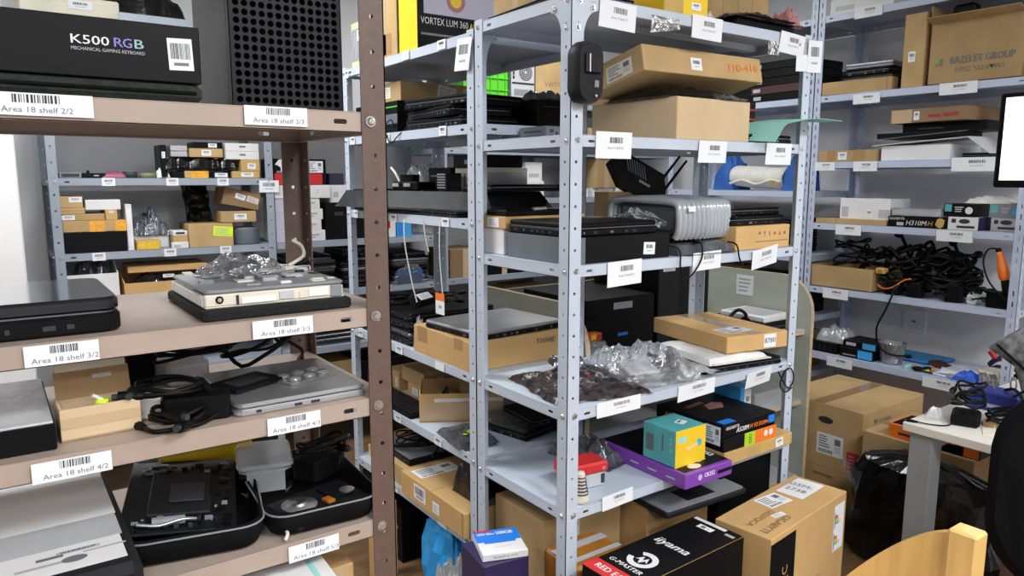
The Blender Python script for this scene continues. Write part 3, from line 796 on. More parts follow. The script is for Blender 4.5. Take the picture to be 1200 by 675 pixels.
# fourth level
z = 1.1565
b = box('flat black box with a scratched silver lid beside the small open carton', -.20, .049, 1.075, 1.33, z, .034, 'black', name='flat_box'); b.patch('T', .01, .02, .99, .99, 'silver_worn', 'lid', t=.003)
b = open_box('small battered cardboard box with its lid flap raised', .054, .150, 1.10, 1.150, z, .048, 'card_pale', rz=3, t=.003, front_h=.044, flaps=(), name='small_open_box')
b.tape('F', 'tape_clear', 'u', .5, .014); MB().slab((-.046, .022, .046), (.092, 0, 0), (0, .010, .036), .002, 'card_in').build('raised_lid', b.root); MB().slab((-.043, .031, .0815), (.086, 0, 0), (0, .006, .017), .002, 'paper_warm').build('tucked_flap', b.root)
MB().slab((.0, .0268, .066), (.024, 0, 0), (0, .002, .008), .0012, 'light_grey').build('faded_print', b.root)
t = thing('spool', 'small yellow green plastic cap inside the small battered box', 'cap', (.108, 1.127, z + .0038)); MB().lathe([(0,.04),(.008,.04),(.010,.036),(.010,0),(0,0)], (0,0,0), 'fluo', 14).build('cap', t); MB().cyl((0,0,.039), (-.012,-.004,.048), .003, 'white_plastic', n=8).build('stem', t)
laptop('closed silver metal laptop with rounded corners near the brown post', .372, 1.178, z, .208, .222, .0185, lid='silver', base='silver', r=.016, seam='ink', ports='F')
t = thing('laptop_battery', 'flat black laptop battery pack lying on the silver laptop', 'battery', (.315, 1.175, z + .0195), 25)
mb = MB(); rplate(mb, .098, .070, 0, .006, .005, 'black', edge=.001); mb.build('pack', t); MB().box((-.03,-.02,.006), (.03,.02,.0064), 'dark_grey').build('sticker', t)
t = thing('plastic_tray', 'shallow clear plastic blister tray lying on the silver laptop', 'tray', (.405, 1.165, z + .0195), 18)
mb = MB(); rplate(mb, .09, .06, 0, .002, .008, 'clear_plastic')
for i in range(3):
    for j in range(2): mb.lathe([(0,.002),(.011,.002),(.009,.008),(0,.0085)], (-.028 + .028*i, -.014 + .028*j, 0), 'clear_plastic', 12)
mb.build('blister', t)
t = adapter('white mains charger plug on the beige shelf wrapped in black cable', .185, 1.150, z, .062, .050, .034, -35, 'white_plastic', wire=False, seed=3, sticker=None)
adapter('black laptop power brick in front of the white charger', .225, 1.108, z, .092, .048, .036, -12, 'black', wire=False, sticker=None)
coil('black mains lead looped round the white charger', .190, 1.130, z + .037, .042, 3, .0036, 5, .8, .006)
coil('black lead hanging in slack loops beside the black power brick', .198, 1.085, z + .003, .034, 3, .0034, 6, .75, .010)
cable('black lead hanging loosely over the front of the fourth beige shelf', [(.152,1.09,z+.004), (.160,1.064,z+.004), (.185,1.058,z+.004), (.215,1.062,z+.004), (.235,1.075,z+.005), (.25,1.085,z+.012), (.245,1.10,z+.035)], .0032)
b = box('white power supply unit at the back of the fourth beige shelf', .215, .285, 1.30, 1.395, z, .040, 'white_plastic', name='power_supply', rz=8, cat='power supply', bev=.006)
coil('thick coil of black cables on the white power supply', .26, 1.30, z + .0455, .060, 4, .0032, 9, .55, .010)
coil('tangle of black cables pushed to the back beside the silver laptop', .385, 1.345, z + .003, .055, 6, .0038, 12, .42, .05)
coil('second tangle of black cables at the back rim of the silver laptop shelf', .43, 1.35, z + .003, .042, 6, .0036, 22, .4, .055)
t = thing('card_reader', 'black device with small ports standing at the back of the fourth shelf', 'device', (.20, 1.365, z)); MB().box((-.055,-.015,0), (-.02+.03,.015,.095), 'black', .003).build('case', t)
for k in range(3): MB().box((-.045, -.0155, .02 + .022*k), (-.03, -.0148, .03 + .022*k), 'dark_grey').build('slot', t)

# fifth level
z = .9525
b = box('black device box with white and mirror-grey top sticking out over the label', -.20, .126, .985, 1.36, z, .066, 'charcoal', name='device_box', bev=.012)
b.patch('T', .02, .47, .97, .985, M('white_gloss', (.97,.97,.97), .6).name, 'top_panel'); b.patch('T', .02, .27, .965, .47, 'light_grey', 'mirror_strip'); b.patch('T', .02, .075, .955, .27, 'white_card', 'printed_band')
b.dash('T', .66, .15, .05, .006, 'ink_light'); b.shape('T', .78, .155, [(cos(2*pi*k/14)*.5, sin(2*pi*k/14)*.3) for k in range(14)], .03, 'ink_grey', name='printed_logo'); b.dash('T', .89, .19, .05, .004, 'ink_light'); b.dash('T', .70, .20, .03, .007, 'ink_grey'); b.sticker('T', .80, .22, .05, .008, 'bar', mat='light_grey'); b.sticker('T', .93, .955, .03, .012, 'mini', mat='white_card')
def shell(root, w_, d_, h, r, name='shell', T=None):
    mb = MB(); A = [(.80, 0), (.93, .10), (1.0, .5), (1.0, 1.0), (.965, 1.0), (.95, .5), (.86, .12)]; k = None; vs = []
    for s_, zz in A:
        Q = rrect(w_*s_, d_*s_, r*s_, 5); k = len(Q); vs += [(x, y, zz*h) for x, y in Q]
    mb.add(vs, [(j*k+i, j*k+(i+1) % k, (j+1)*k+(i+1) % k, (j+1)*k+i) for j in range(len(A)-1) for i in range(k)], 'black_matte', True, T)
    mb.add(vs, [tuple(range(k-1,-1,-1)), tuple(range((len(A)-1)*k, len(A)*k))], 'black_matte', False, T)
    o = mb.build(name, root)
    zp = MB(); P = [(T @ V((x, y, h*.93))) if T else V((x, y, h*.93)) for x, y in rrect(w_*1.012, d_*1.012, r, 5)]
    zp.tube(P + [P[0]], .0017, 'mid_grey', 5, sub=1); zp.build('zip', o); return o
CT = thing('hard_case', 'open black hard-shell zip case full of laptop parts', 'case', (.315, 1.20, z))
TL = Matrix.Translation((-.083, .004, 0)) @ Matrix.Rotation(R(-12), 4, 'Z'); TR = Matrix.Translation((.092, -.012, 0)) @ Matrix.Rotation(R(-4), 4, 'Z')
shell(CT, .192, .268, .044, .034, T=TL); shell(CT, .178, .265, .042, .034, T=TR)
MB().tube([(.02,-.128,.012), (.018,-.14,.01), (.013,-.143,.004)], .003, 'cream_plastic', 5).build('zip_pull', CT)
t = thing('laptop_motherboard', 'black laptop motherboard tilted out of the open hard case', 'circuit board', (.222, 1.228, z + .040), -14, rx=5, ry=5)
mb = MB(); mb.box((-.085,-.118,0), (.078,.122,.004), 'pcb_black', .001); mb.box((-.05,-.075,.004), (.04,.06,.011), 'charcoal', .002); mb.box((-.02,-.04,.011), (.03,.02,.013), 'dark_grey', .002)
rnd = random.Random(5)
for k in range(80):
    e = rnd.random(); x, y = (rnd.uniform(-.07,.06), rnd.choice((rnd.uniform(-.112,-.082), rnd.uniform(.068,.10)))) if e < .7 else (rnd.uniform(.045,.062), rnd.uniform(-.1,.1))
    a, c = rnd.uniform(.003,.014), rnd.uniform(.003,.01)
    mb.box((x, y, .004), (x+a, y+c, .004 + rnd.uniform(.001,.006)), rnd.choice(('black','dark_grey','mid_grey','charcoal','charcoal','black')), 0)
mb.build('board', t); MB().cyl((-.04,-.098,.011), (.005,-.094,.011), .007, 'mid_grey', n=12).build('heat_pipe', t); MB().tube([(.02,-.09,.008), (.0,-.10,.014), (-.03,-.105,.009), (-.06,-.10,.010)], .003, 'silver', 6).build('pipe', t)
t = thing('hard_drive', 'opened hard drive with round platter inside the hard case', 'hard drive', (.408, 1.125, z + .0075), 14)
MB().box((-.072,-.048,0), (.072,.048,.016), 'charcoal', .003).build('casting', t); MB().lathe([(0,.0185),(.029,.0185),(.029,.0165),(0,.0165)], (-.035,.004,0), 'silver', 24).lathe([(0,.022),(.012,.022),(.012,.0185),(0,.0185)], (-.035,.004,0), 'zinc', 16).build('platter', t)
MB().box((.015,-.02,.0165), (.05,.03,.021), 'pcb_black', .001).cyl((.045,-.015,.0215), (.045,-.015,.0235), .013, 'zinc', n=16).box((-.002,-.03,.0165), (.012,-.01,.022), 'amber', .001).build('actuator', t)
b = box('milky clear plastic box with a snap lid in the open hard case', .322, .408, 1.215, 1.335, z + .006, .058, 'milk_plastic', name='plastic_box', bev=.012, rz=-14, body='tub'); rplate(MB(), .094, .128, .052, .061, .014, 'milk_plastic', edge=.003).build('lid', b.root)
adapter('black plug-in power adapter with its cord wound round it in the hard case', .444, 1.215, z + .030, .085, .055, .038, 30, 'black', wire=False, sticker=None)
coil('black cord wound over the plug-in adapter in the hard case', .440, 1.205, z + .071, .034, 3, .003, 31, .6, .010)
cable('black lead bent up above the hard case rim', [(.47,1.19,z+.05), (.487,1.20,z+.085), (.483,1.22,z+.098), (.465,1.24,z+.086), (.455,1.25,z+.070)], .0034, plug=False)
b = box('bright yellow carton behind the open hard case', .215, .37, 1.362, 1.42, z, .088, 'yellow', name='yellow_box'); b.dash('F', .3, .8, .05, .012, 'orange')
b = box('small silver metal tin behind the open hard case', .175, .21, 1.365, 1.41, z, .07, 'silver', name='metal_tin', cat='tin', bev=.004)
# sixth level
b = box('white carton with a pale cyan mark poking out below the fifth shelf', .262, .395, 1.0, 1.18, .7005, .198, 'white_card', name='white_box', rz=-3); b.patch('T', .78, .15, .84, .5, 'aqua', 'cyan_mark')
b = box('plain cardboard carton near the foot of the brown post', .405, .455, 1.10, 1.35, .7005, .16, 'card_warm', name='carton'); b.tape('F', 'tape_clear', 'v', .5, .02)
# ================================================================ on the middle grey unit
t = thing('motion_sensor', 'black motion detector with a dark lens strapped to the grey shelving post', 'sensor', (1.222, 1.43, 1.682))
mb = MB(); P = rrect(.088, .148, .036, 6); k = len(P); vs = []
for yy, s_ in ((0, .90), (-.012, 1.0), (-.032, .97), (-.044, .84)): vs += [(x*s_, yy, .074 + y_*(s_*.4 + .6)) for x, y_ in P]
mb.add(vs, [(j*k+i, (j+1)*k+i, (j+1)*k+(i+1) % k, j*k+(i+1) % k) for j in range(3) for i in range(k)], 'charcoal', True); mb.add(vs, [tuple(range(k)), tuple(range(4*k-1, 3*k-1, -1))], 'charcoal'); mb.build('housing', t)
MB().box((-.022,-.052,.070), (.026,-.0445,.118), 'black_gloss', .004).build('lens', t); MB().box((-.014,-.0525,.073), (-.010,-.052,.115), 'silver').build('lens_glint', t)
MB().box((.008,-.0475,.038), (.022,-.0443,.055), 'mid_grey', .002).build('light_pipe', t); MB().lathe([(0,.0),(.005,0),(.004,.004),(0,.005)], (0,0,0), 'zinc', 10, T=Matrix.Translation((.014,-.044,.018)) @ Matrix.Rotation(R(90), 4, 'X')).build('screw', t)

# top shelf
z = 1.9445
b = box('brown carton on the top shelf above the corner of the two grey units', 1.25, 1.42, 1.56, 1.86, z + .018, .12, 'card', seam='y', rz=-4); b.tape('L', 'tape_clear', 'v', .4, .03)
laptop('thin black tablet under the brown carton on the top shelf', 1.33, 1.655, z, .23, .39, .016, -4, r=.008, name='tablet', cat='tablet', ports='')
b = box('yellow orange carton with a white sticker on the top shelf edge', 1.53, 1.71, 1.45, 1.62, z, .085, 'yellow', rz=1, name='yellow_box'); b.sticker('F', .72, .35, .04, .02, 'mini'); b.patch('F', 0, 0, .42, 1, 'gold_card', 'tan_side')
bag('crumpled clear plastic bag next to the yellow carton', 1.775, 1.58, z, .12, .14, .07, 'milk_film', seed=8)
b = box('large brown carton at the back of the top shelf', 1.90, 2.19, 1.60, 1.86, z + .032, .22, 'card', rz=0); 
for q in (.2, .45, .7): b.patch('F', q, 0, q + .006, 1, 'crease', 'fold_line')
b = box('black metal tray of parts under the large brown carton', 1.86, 2.15, 1.47, 1.84, z, .030, 'black', name='metal_tray', cat='tray', rz=1)
bag('black plastic sheeting over the tray on the top shelf', 1.985, 1.50, z + .0305, .30, .10, .018, 'black_film', seed=17, amp=.5)
bag('dull pink cloth at the end of the top shelf', 2.155, 1.515, z + .031, .06, .09, .05, 'pink', seed=3, name='cloth', cat='cloth', amp=.4)
mb = None
t = thing('film_scrap', 'scrap of clear film hanging from the top shelf lip', 'film', (1.46, 1.4285, 1.925)); MB().grid(8, 5, lambda a, b_: (a*.11, -.002 - .012*abs(nz(a*4, b_*3, 2)), -b_*.045*(1 - a*.4)), 'clear_film', False).build('sheet', t)
t = thing('film_pouch', 'small clear pouch taped under the top shelf lip', 'pouch', (1.96, 1.4285, 1.912)); MB().grid(6, 4, lambda a, b_: (a*.055, -.0015 - .006*abs(nz(a*4, b_*3, 8)), -b_*.04), 'clear_film', False).build('sheet', t)
# second shelf
z = 1.6105
b = box('plain brown carton resting on the second grey shelf', 1.590, 1.915, 1.447, 1.80, z, .118, 'card_pale', seam='x'); b.patch('F', .0, .0, .012, 1, 'card', 'edge_fold')
b = box('brown carton tilted on top of the plain carton, marked in red pen', 1.505, 2.005, 1.475, 1.735, z + .158, .074, 'card', rx=-12, rz=-2); b.sticker('F', .42, .45, .045, .036, 'mini'); b.letter('F', '310-416', .82, .5, .036, 'orange', a=4, fit=.14); b.sticker('L', .62, .42, .11, .045, 'addr', a=0, mat='paper_warm')
bag('black antistatic bag squeezed between the two brown cartons', 1.75, 1.60, z + .1185, .36, .26, .032, 'black_film', seed=21, amp=.35)
bag('crinkled silver antistatic bag peeking out over the plain carton', 1.83, 1.485, z + .1185, .14, .07, .020, 'silver_film', seed=24, amp=.4)
b = box('flat black device box with red stripes on the second shelf', 1.945, 2.148, 1.60, 1.84, z + .062, .085, 'black_card', name='device_box'); b.patch('F', 0, .25, 1, .34, 'red_dark', 'stripe'); b.patch('F', 0, .62, 1, .70, 'red_dark', 'stripe')
b = box('dark deep device stacked on the striped black box', 1.90, 2.148, 1.62, 1.84, z + .148, .118, 'black', name='flat_device', cat='device')
laptop('black laptop at the right end of the second shelf under the turquoise sheet', 2.035, 1.575, z, .22, .25, .026, ports='F')
laptop('grey laptop stacked on the black one beside the turquoise sheet', 2.035, 1.60, z + .0265, .21, .22, .022, lid='dark_grey')
t = thing('foam_sheet', 'turquoise packing sheet curling out past the grey post', 'sheet', (1.925, 1.43, z))
def aq(a, b_):
    x = a*.335; y = -.02 + .05*b_ - .05*a; zz = .054 + .014*sin(a*3.0)**2*(1 - a*.3) + .018*a + (b_ - .5)*.012*(1 - a)
    if a < .12: zz -= (.12 - a)*.42
    wv = (1 - a)**.35
    return (x, y + (b_ - .5)*.10*wv, zz)
MB().grid(20, 6, aq, 'aqua', True).build('sheet', t); MB().tube([aq(i/20, 0) for i in range(21)], .0008, 'aqua', 5, sub=1).build('edge', t)
t = thing('network_box', 'small slate grey network box with vents at the back corner of the second shelf', 'network device', (1.40, 1.797, z))
MB().box((-.05,-.069,0), (.05,.065,.043), 'slate', .002).build('case', t)
for k in range(2): MB().box((-.0506,-.045,.012 + .014*k), (-.0497,.04,.016 + .014*k), 'ink').build('vent', t)
for k, x in enumerate((-.036, -.036, -.014)): MB().box((x, -.0697, (.008, .024, .016)[k]), (x + (.014 if k < 2 else .008), -.0688, (.018, .034, .027)[k]), 'ink').build('socket', t)
# third shelf
z = 1.2795
b = box('charcoal carton with a small white sticker under a closed black laptop', 1.215, 1.580, 1.447, 1.730, z, .070, 'black_card', name='charcoal_box', bev=.002); b.patch('F', 0, .01, .13, .99, 'slate', 'slate_end'); b.patch('L', 0, .01, 1, .99, 'slate', 'slate_end'); b.sticker('F', .775, .42, .044, .034, 'mini', a=-3)
laptop('closed black laptop on the charcoal carton', 1.375, 1.59, z + .0705, .325, .27, .036, r=.010, ports='FL')
t = thing('docking_station', 'flat black docking station behind the laptop on the charcoal carton', 'docking station', (1.34, 1.775, z + .113)); MB().box((-.12,-.03,0), (.12,.075,.018), 'black', .004).build('case', t); MB().cyl((-.02,-.028,.019), (.03,-.022,.019), .006, 'silver', n=8).build('connector', t)
b = box('flat tan carton with printed label at the back of the third shelf', 1.218, 1.52, 1.745, 1.862, z + .076, .036, 'card_warm', name='flat_carton'); b.sticker('L', .45, .5, .06, .028, 'lines')
for k, (c_, w_) in enumerate((('white_card', .024), ('gold_card', .014), ('black_card', .03))):
    b = box(('white', 'gold', 'black')[k] + ' slim software box standing at the back of the third shelf', 1.222 + (0, .026, .042)[k], 1.222 + (0, .026, .042)[k] + w_, 1.76, 1.862, z, .0755, c_, name='slim_box'); b.sticker('F', .5, .6, .008, .03, 'lines')
b = box('tan carton standing behind the inflated packaging', 1.66, 1.93, 1.79, 1.862, z, .178, 'card', name='carton')
t = thing('wireless_router', 'black wireless router with two upright antennas tilted at the back of the shelf', 'router', (1.795, 1.815, z + .215), -6, rx=0, ry=24)
mb = MB(); mb.prism([(-.13,.0),(-.10,.062),(.09,.062),(.125,.01),(.10,-.055),(-.06,-.05)], (0,-.0,0), (1,0,0), (0,0,1), .030, 'black'); o_ = mb.build('case', t)
for k in range(8): MB().slab((-.085 + .0115*k, -.0304, .052), (.004, 0, 0), (.028, 0, -.040), .0005, 'mid_grey').build('vent_rib', o_)
MB().box((.0,-.0308,-.004), (.05,-.0303,.004), 'light_grey').build('logo_strip', o_)
for x in (.09, .125): MB().cyl((x-.01,-.02,.0), (x + .045,-.02,.15), .006, 'black', r1=.004, n=8).build('antenna', t)
t = thing('air_cushion_pack', 'grey parcel in inflated air-column packaging', 'packaging', (1.752, 1.615, z + .038), 3)
MB().box((-.095,-.115,.022), (.095,.115,.108), 'slate', .01).build('parcel', t)
n = 13
for k in range(n):
    x = -.117 + .0195*k; w_ = .125 - .02*abs(k/(n-1) - .5)
    P = [(x, -w_ - .012, .010), (x, -w_ - .022, .03), (x, -w_ - .022, .085), (x, -w_ - .006, .112), (x, -.02, .118 + .004*sin(k)), (x, .11, .118), (x, w_ + .02, .09), (x, w_ + .02, .02)]
    MB().tube(P, .0108, 'grey_film', 8, sub=3).build('air_column', t)
MB().slab((-.100,-.159,.088), (.03,0,0), (0,0,.014), .0004, 'paper').build('sticker', t)
MB().grid(5, 8, lambda a, b_: (.125 + .035*a*(1 - .5*b_), -.14 + .02*a + .05*nz(b_*3, a*2), .012 + .10*b_ + .012*nz(a*3, b_*5, 3)), 'clear_film', False).build('film_fin', t)
MB().grid(5, 8, lambda a, b_: (-.125 - .04*a, -.10 + .22*b_, .02 + .075*(1 - a*.3)*(1 - abs(b_ - .5)) + .02*nz(a*3, b_*5, 9)), 'milk_film', False).build('film_fin', t)
bag('flat silver antistatic bag under the inflated packaging', 1.745, 1.57, z, .27, .26, .034, 'silver_film', seed=30, amp=.12, freq=1.2, power=6)
cable('black lead hanging over the third shelf lip from under the packaging', [(1.575,1.46,z+.035), (1.60,1.428,z+.02), (1.60,1.422,z-.03), (1.615,1.422,z-.06), (1.65,1.422,z-.055), (1.69,1.422,z-.01), (1.695,1.428,z+.03), (1.70,1.445,z+.036)], .0026, plug=True)
cable('black lead with a tan tip drooping past the silver bag', [(1.845,1.455,z+.03), (1.85,1.424,z+.022), (1.862,1.421,z-.02), (1.885,1.421,z-.045)], .0028, plug=False)
b = box('tan carton with handling icons at the right end of the third shelf', 1.875, 2.150, 1.447, 1.745, z, .074, 'card_warm', name='shipping_carton')
for k in range(6): b.shape('F', .42 + .095*k, .64, [[(-.5,0),(.5,0),(0,.6)], [(-.3,.5),(.3,.5),(.1,0),(.1,-.5),(-.1,-.5),(-.1,0)], [(-.12,-.5),(.12,-.5),(.12,.5),(-.12,.5)], [(-.4,-.3),(.4,-.3),(.4,.3),(-.4,.3)], [(-.4,-.4),(.4,-.4),(0,.5)], [(-.4,-.3),(.4,-.3),(.4,.3),(-.4,.3)]][k], .015, 'ink_grey' if k < 3 else 'crease', name='handling_icon')
b.patch('F', .36, .30, .97, .34, 'crease', 'printed_line'); b.sticker('L', .5, .5, .05, .03, 'mini')
laptop('closed black laptop on the tan carton with icons', 2.01, 1.60, z + .0745, .275, .27, .030, r=.01, ports='F')
laptop('second black laptop on top of the pile at the right end of the third shelf', 2.015, 1.61, z + .105, .27, .25, .024, r=.01, ports='F')
# fourth shelf
z = .8945
t = thing('antistatic_bag', 'black antistatic bag of red and copper scrap on the fourth shelf', 'bag', (1.385, 1.61, z), -12)
crumple(MB(), .31, .31, .020, M('scrap_film', (.018,.017,.020), .16, .1, var=.4, vscale=40, bump=.8, bscale=60, col2=(.075,.055,.058)).name, 41, 34, 30, .45, 3.4, 8, smooth=True).build('film', t)
rnd = random.Random(8); mb = MB()
for k in range(26): mb.box(*[(lambda x, y: ((x, y, .016), (x + .012, y + .004, .023)))(rnd.uniform(-.10,.1), rnd.uniform(-.1,.1))][0], rnd.choice(('red_dark', 'pink', 'zinc', 'mid_grey')), 0)
o_ = mb.build('scrap', t); o_['kind'] = 'stuff'
bag('crumpled silver pouch on the bag of copper scrap', 1.43, 1.72, z + .040, .11, .07, .020, 'silver_film', -25, seed=44, amp=.4)
t = thing('bagged_drive', 'white device in a loose clear plastic bag on the fourth shelf', 'bagged device', (1.625, 1.60, z), -18)
crumple(MB(), .30, .27, .075, 'clear_film', 52, 26, 20, .45, 2.6, 2.4).build('bag_film', t); MB().box((-.06,-.05,.004), (.05,.05,.030), 'white_card', .004, T=Matrix.Rotation(R(12), 4, 'X')).build('device', t)
MB().grid(10, 10, lambda a, b_: (.10 + .13*a, -.12 + .20*b_, .012 + .05*(1 - a)*abs(sin(b_*3 + a)) + .02*nz(a*4, b_*4, 2)), 'milk_film', False).build('bag_mouth', t)
bag('flat blue-tinted clear pouch lying in front of the bagged white device', 1.60, 1.51, z, .20, .10, .016, 'clear_film', -8, seed=61, amp=.25, power=6)
laptop('black laptop under the carton marked 8780', 1.965, 1.59, z, .34, .29, .024, -8, r=.01)
t = thing('padded_envelope', 'white padded envelope between the black laptop and the carton marked 8780', 'envelope', (1.955, 1.595, z + .0245), -9); crumple(MB(), .26, .30, .022, 'white_plastic', 70, 18, 14, .15, 1.4, 7).build('body', t); MB().box((-.12,-.158,.003), (.12,-.14,.0055), 'white_plastic').build('flap', t)
b = box('long tan carton with a sticker reading 8780', 1.925, 2.185, 1.452, 1.842, z + .050, .054, 'card_warm', rz=-10, name='carton'); b.sticker('F', .70, .52, .052, .044, 'text', '8780'); b.tape('T', 'tape_clear', 'v', .5, .05); b.patch('T', .45, .01, .455, .99, 'crease', 'seam'); b.sticker('T', .38, .22, .12, .075, 'addr', a=8)
# fifth shelf
z = .6165
t = thing('handheld_device', 'red and white handheld device standing on the fifth shelf', 'device', (1.345, 1.545, z), -8)
MB().box((-.065,-.035,0), (.06,.035,.045), 'light_grey', .006).build('base', t); MB().box((-.072,-.042,.0455), (.068,.042,.078), 'red', .006).build('top', t)
for x in (-.05, .05): MB().cyl((x,-.0425,.06), (x,-.0415,.06), .006, 'pink', n=10).build('screw', t)
MB().box((.045,-.036,.012), (.058,-.0347,.04), 'dark_grey').build('switch', t)
t = thing('charging_plug', 'cream ribbed plug lying at the edge of the fifth shelf', 'plug', (1.272, 1.462, z), 0)
mb = MB().lathe([(0,.088),(.009,.088),(.012,.08),(.012,.055),(.015,.03),(.024,.012),(.024,.003),(.018,0),(0,0)], (0,0,0), 'cream_plastic', 16); mb.build('body', t)
for k in range(6): MB().lathe([(.0135 + .0016*k, .074 - .009*k), (.0145 + .0012*k, .072 - .009*k), (.0125 + .0018*k, .070 - .009*k)], (0,0,0), 'dark_grey', 16).build('rib', t)
b = box('flat purple keyboard box lettered CK352 jutting out of the fifth shelf', 1.565, 1.772, 1.345, 1.715, z, .044, 'purple', name='keyboard_box'); b.patch('T', .06, .04, .99, .98, 'black_card', 'black_panel'); b.letter('C', 'CK352', .74, .90, .028, 'paper', fit=.075, bold=.03); b.sticker('T', .62, .17, .04, .026, 'mini', a=10); b.letter('F', 'CK352', .50, .58, .018, 'paper', fit=.045, bold=.03); b.shape('F', .30, .55, [(cos(2*pi*k/6)*.5, sin(2*pi*k/6)*.5) for k in range(6)], .02, 'lilac', name='hexagon_mark'); b.patch('F', .68, .35, .98, .6, 'black_card', 'label_strip')
for k in range(3): b.dash('L', .45 + .2*k, .45, .035, .005, 'lilac')
b.shape('T', .36, .09, [(cos(2*pi*k/14)*.5, sin(2*pi*k/14)*.32) for k in range(14)], .05, 'paper_warm', name='round_seal')
b = box('teal and yellow network adapter carton on the purple box', 1.575, 1.705, 1.395, 1.525, z + .0452, .112, 'teal', name='adapter_box'); b.patch('F', .0, .0, 1, 1, 'yellow', 'yellow_side'); b.letter('F', 'tp-link', .56, .50, .020, 'paper', a=8); b.shape('F', .78, .55, [(cos(2*pi*k/14)*.5, sin(2*pi*k/14)*.5) for k in range(14)], .024, 'teal', name='round_mark'); b.patch('F', .08, .66, .36, .82, 'aqua', 'logo_block', off=.0009); b.sticker('T', .62, .42, .035, .03, 'mini', a=20); b.letter('L', 'tp-link', .86, .6, .018, 'aqua', a=90); b.dash('L', .62, .6, .006, .05, 'slate'); b.patch('L', .1, .25, .34, .72, 'slate', 'picture')
bag('grey antistatic bag behind the teal and yellow carton', 1.50, 1.70, z, .12, .22, .06, 'silver_film', 10, seed=81, amp=.4)
b = box('flat tan box with a small sticker at the right end of the fifth shelf', 1.800, 2.150, 1.395, 1.70, z, .040, 'tan_card', name='flat_box'); b.sticker('F', .80, .5, .04, .028, 'mini', a=4); b.patch('F', .5, .02, .62, .98, 'gold_card', 'tape_mark')
b = box('black motherboard box with lime and orange front stacked on the flat tan box', 1.80, 2.065, 1.40, 1.68, z + .0405, .044, 'black_card', name='motherboard_box'); b.patch('F', .38, .0, .58, 1, 'lime', 'lime_panel'); b.patch('F', .58, .0, 1, 1, 'orange', 'orange_panel'); b.letter('F', 'SSD', .49, .5, .020, 'ink', a=90)
for k in range(2): b.shape('F', .79 + .1*k, .55, rrect(.9, .9, .3, 3), .022, 'white_card', name='logo')
b = box('upper black motherboard box with orange lettering A520M', 1.80, 2.065, 1.405, 1.685, z + .085, .042, 'black_card', name='motherboard_box'); b.letter('F', 'GIGABYTE', .17, .72, .014, 'white_card', bold=.03); b.letter('F', 'A520M', .36, .38, .022, 'white_card', shear=.2, fit=.06, bold=.03); b.letter('F', 'H V2 DDR4', .67, .38, .02, 'orange', shear=.2, fit=.09, bold=.03); b.patch('F', .86, .2, .98, .8, 'blue_bright', 'badge'); b.letter('L', 'A520M H V2 DDR4', .45, .5, .020, 'orange', shear=.2, fit=.17, bold=.03); b.patch('L', .80, .2, .92, .75, 'blue_bright', 'badge'); b.sticker('L', .86, .1, .06, .06, 'addr'); b.shape('T', .55, .55, [(-.5,-.2),(.1,-.3),(.5,.1),(.2,.3),(-.3,.2)], .10, 'amber', name='cover_art'); b.dash('T', .35, .7, .09, .02, 'amber', a=8); b.patch('T', .05, .03, .28, .14, 'blue_bright', 'badge')
b = box('light blue and white ink box at the right end of the fifth shelf', 2.085, 2.145, 1.56, 1.68, z + .0405, .125, 'sky_blue', name='ink_box'); b.patch('F', .35, .1, .95, .9, 'white_card', 'white_panel'); b.sticker('F', .65, .6, .024, .04, 'bar')
cable('black lead coiled on the right post below the fourth shelf', [(2.10,1.427,.866), (2.125,1.424,.83), (2.16,1.424,.80), (2.185,1.424,.83), (2.165,1.424,.868), (2.13,1.424,.862), (2.11,1.424,.82), (2.14,1.424,.79), (2.18,1.424,.80)], .0024, plug=False)
# lowest shelf and the floor in front
z = .2005
b = box('brown carton with a white slip under the fifth shelf', 1.25, 1.56, 1.60, 1.85, z, .305, 'card', name='carton'); b.sticker('F', .40, .85, .03, .06, 'mini')
b = box('amber plastic wrapped carton with silver tape at the foot of the grey post', 1.245, 1.44, 1.44, 1.59, z, .235, 'amber', name='wrapped_carton', bev=.01); b.tape('T', 'light_grey', 'u', .7, .03); b.tape('T', 'light_grey', 'u', .25, .02)
b = box('second brown carton under the grey laptop on the lowest shelf', 1.575, 1.86, 1.50, 1.85, z, .300, 'card_warm', name='carton')
t = thing('laptop', 'grey laptop deck with keyboard lying on the lower brown cartons', 'laptop', (1.735, 1.515, .507), -3)
rplate(MB(), .35, .25, 0, .018, .012, 'charcoal', edge=.004).build('base', t); rplate(MB(), .335, .235, .018, .021, .010, 'mid_grey').build('deck', t)
MB().box((-.06,-.095,.021), (.06,-.02,.0222), 'charcoal', .003).build('touchpad', t)
for j in range(4):
    for i in range(12): MB().box((-.145 + .0245*i, .005 + .022*j, .0212), (-.124 + .0245*i, .024 + .022*j, .024), 'black').build('key', t)
b = box('black carton with stickers on its top on the lowest shelf', 1.88, 2.148, 1.47, 1.74, z, .36, 'black_card', name='black_carton'); b.sticker('T', .3, .75, .05, .025, 'lines', mat='light_grey'); b.sticker('T', .55, .85, .05, .025, 'lines', mat='light_grey'); b.sticker('L', .8, .9, .04, .03, 'lines', mat='mid_grey')
b = box('black monitor carton with white and red print reading RED EAGLE', 1.20, 1.665, 1.205, 1.375, 0, .50, 'black_card', name='monitor_carton', rz=2)
b.patch('T', .0, .0, .12, 1, 'red', 'red_band'); b.letter('C', 'RED EAGLE', .56, .06, .030, 'white_card', squash=.95, bold=.02); b.letter('C', 'iiyama', .50, .56, .046, 'white_card', shear=.2, bold=.03)
C_ = [(cos(a)*.5, sin(a)*.5) for a in [R(30 + 300*k/18) for k in range(19)]] + [(cos(a)*.30, sin(a)*.30) for a in [R(330 - 300*k/18) for k in range(19)]]
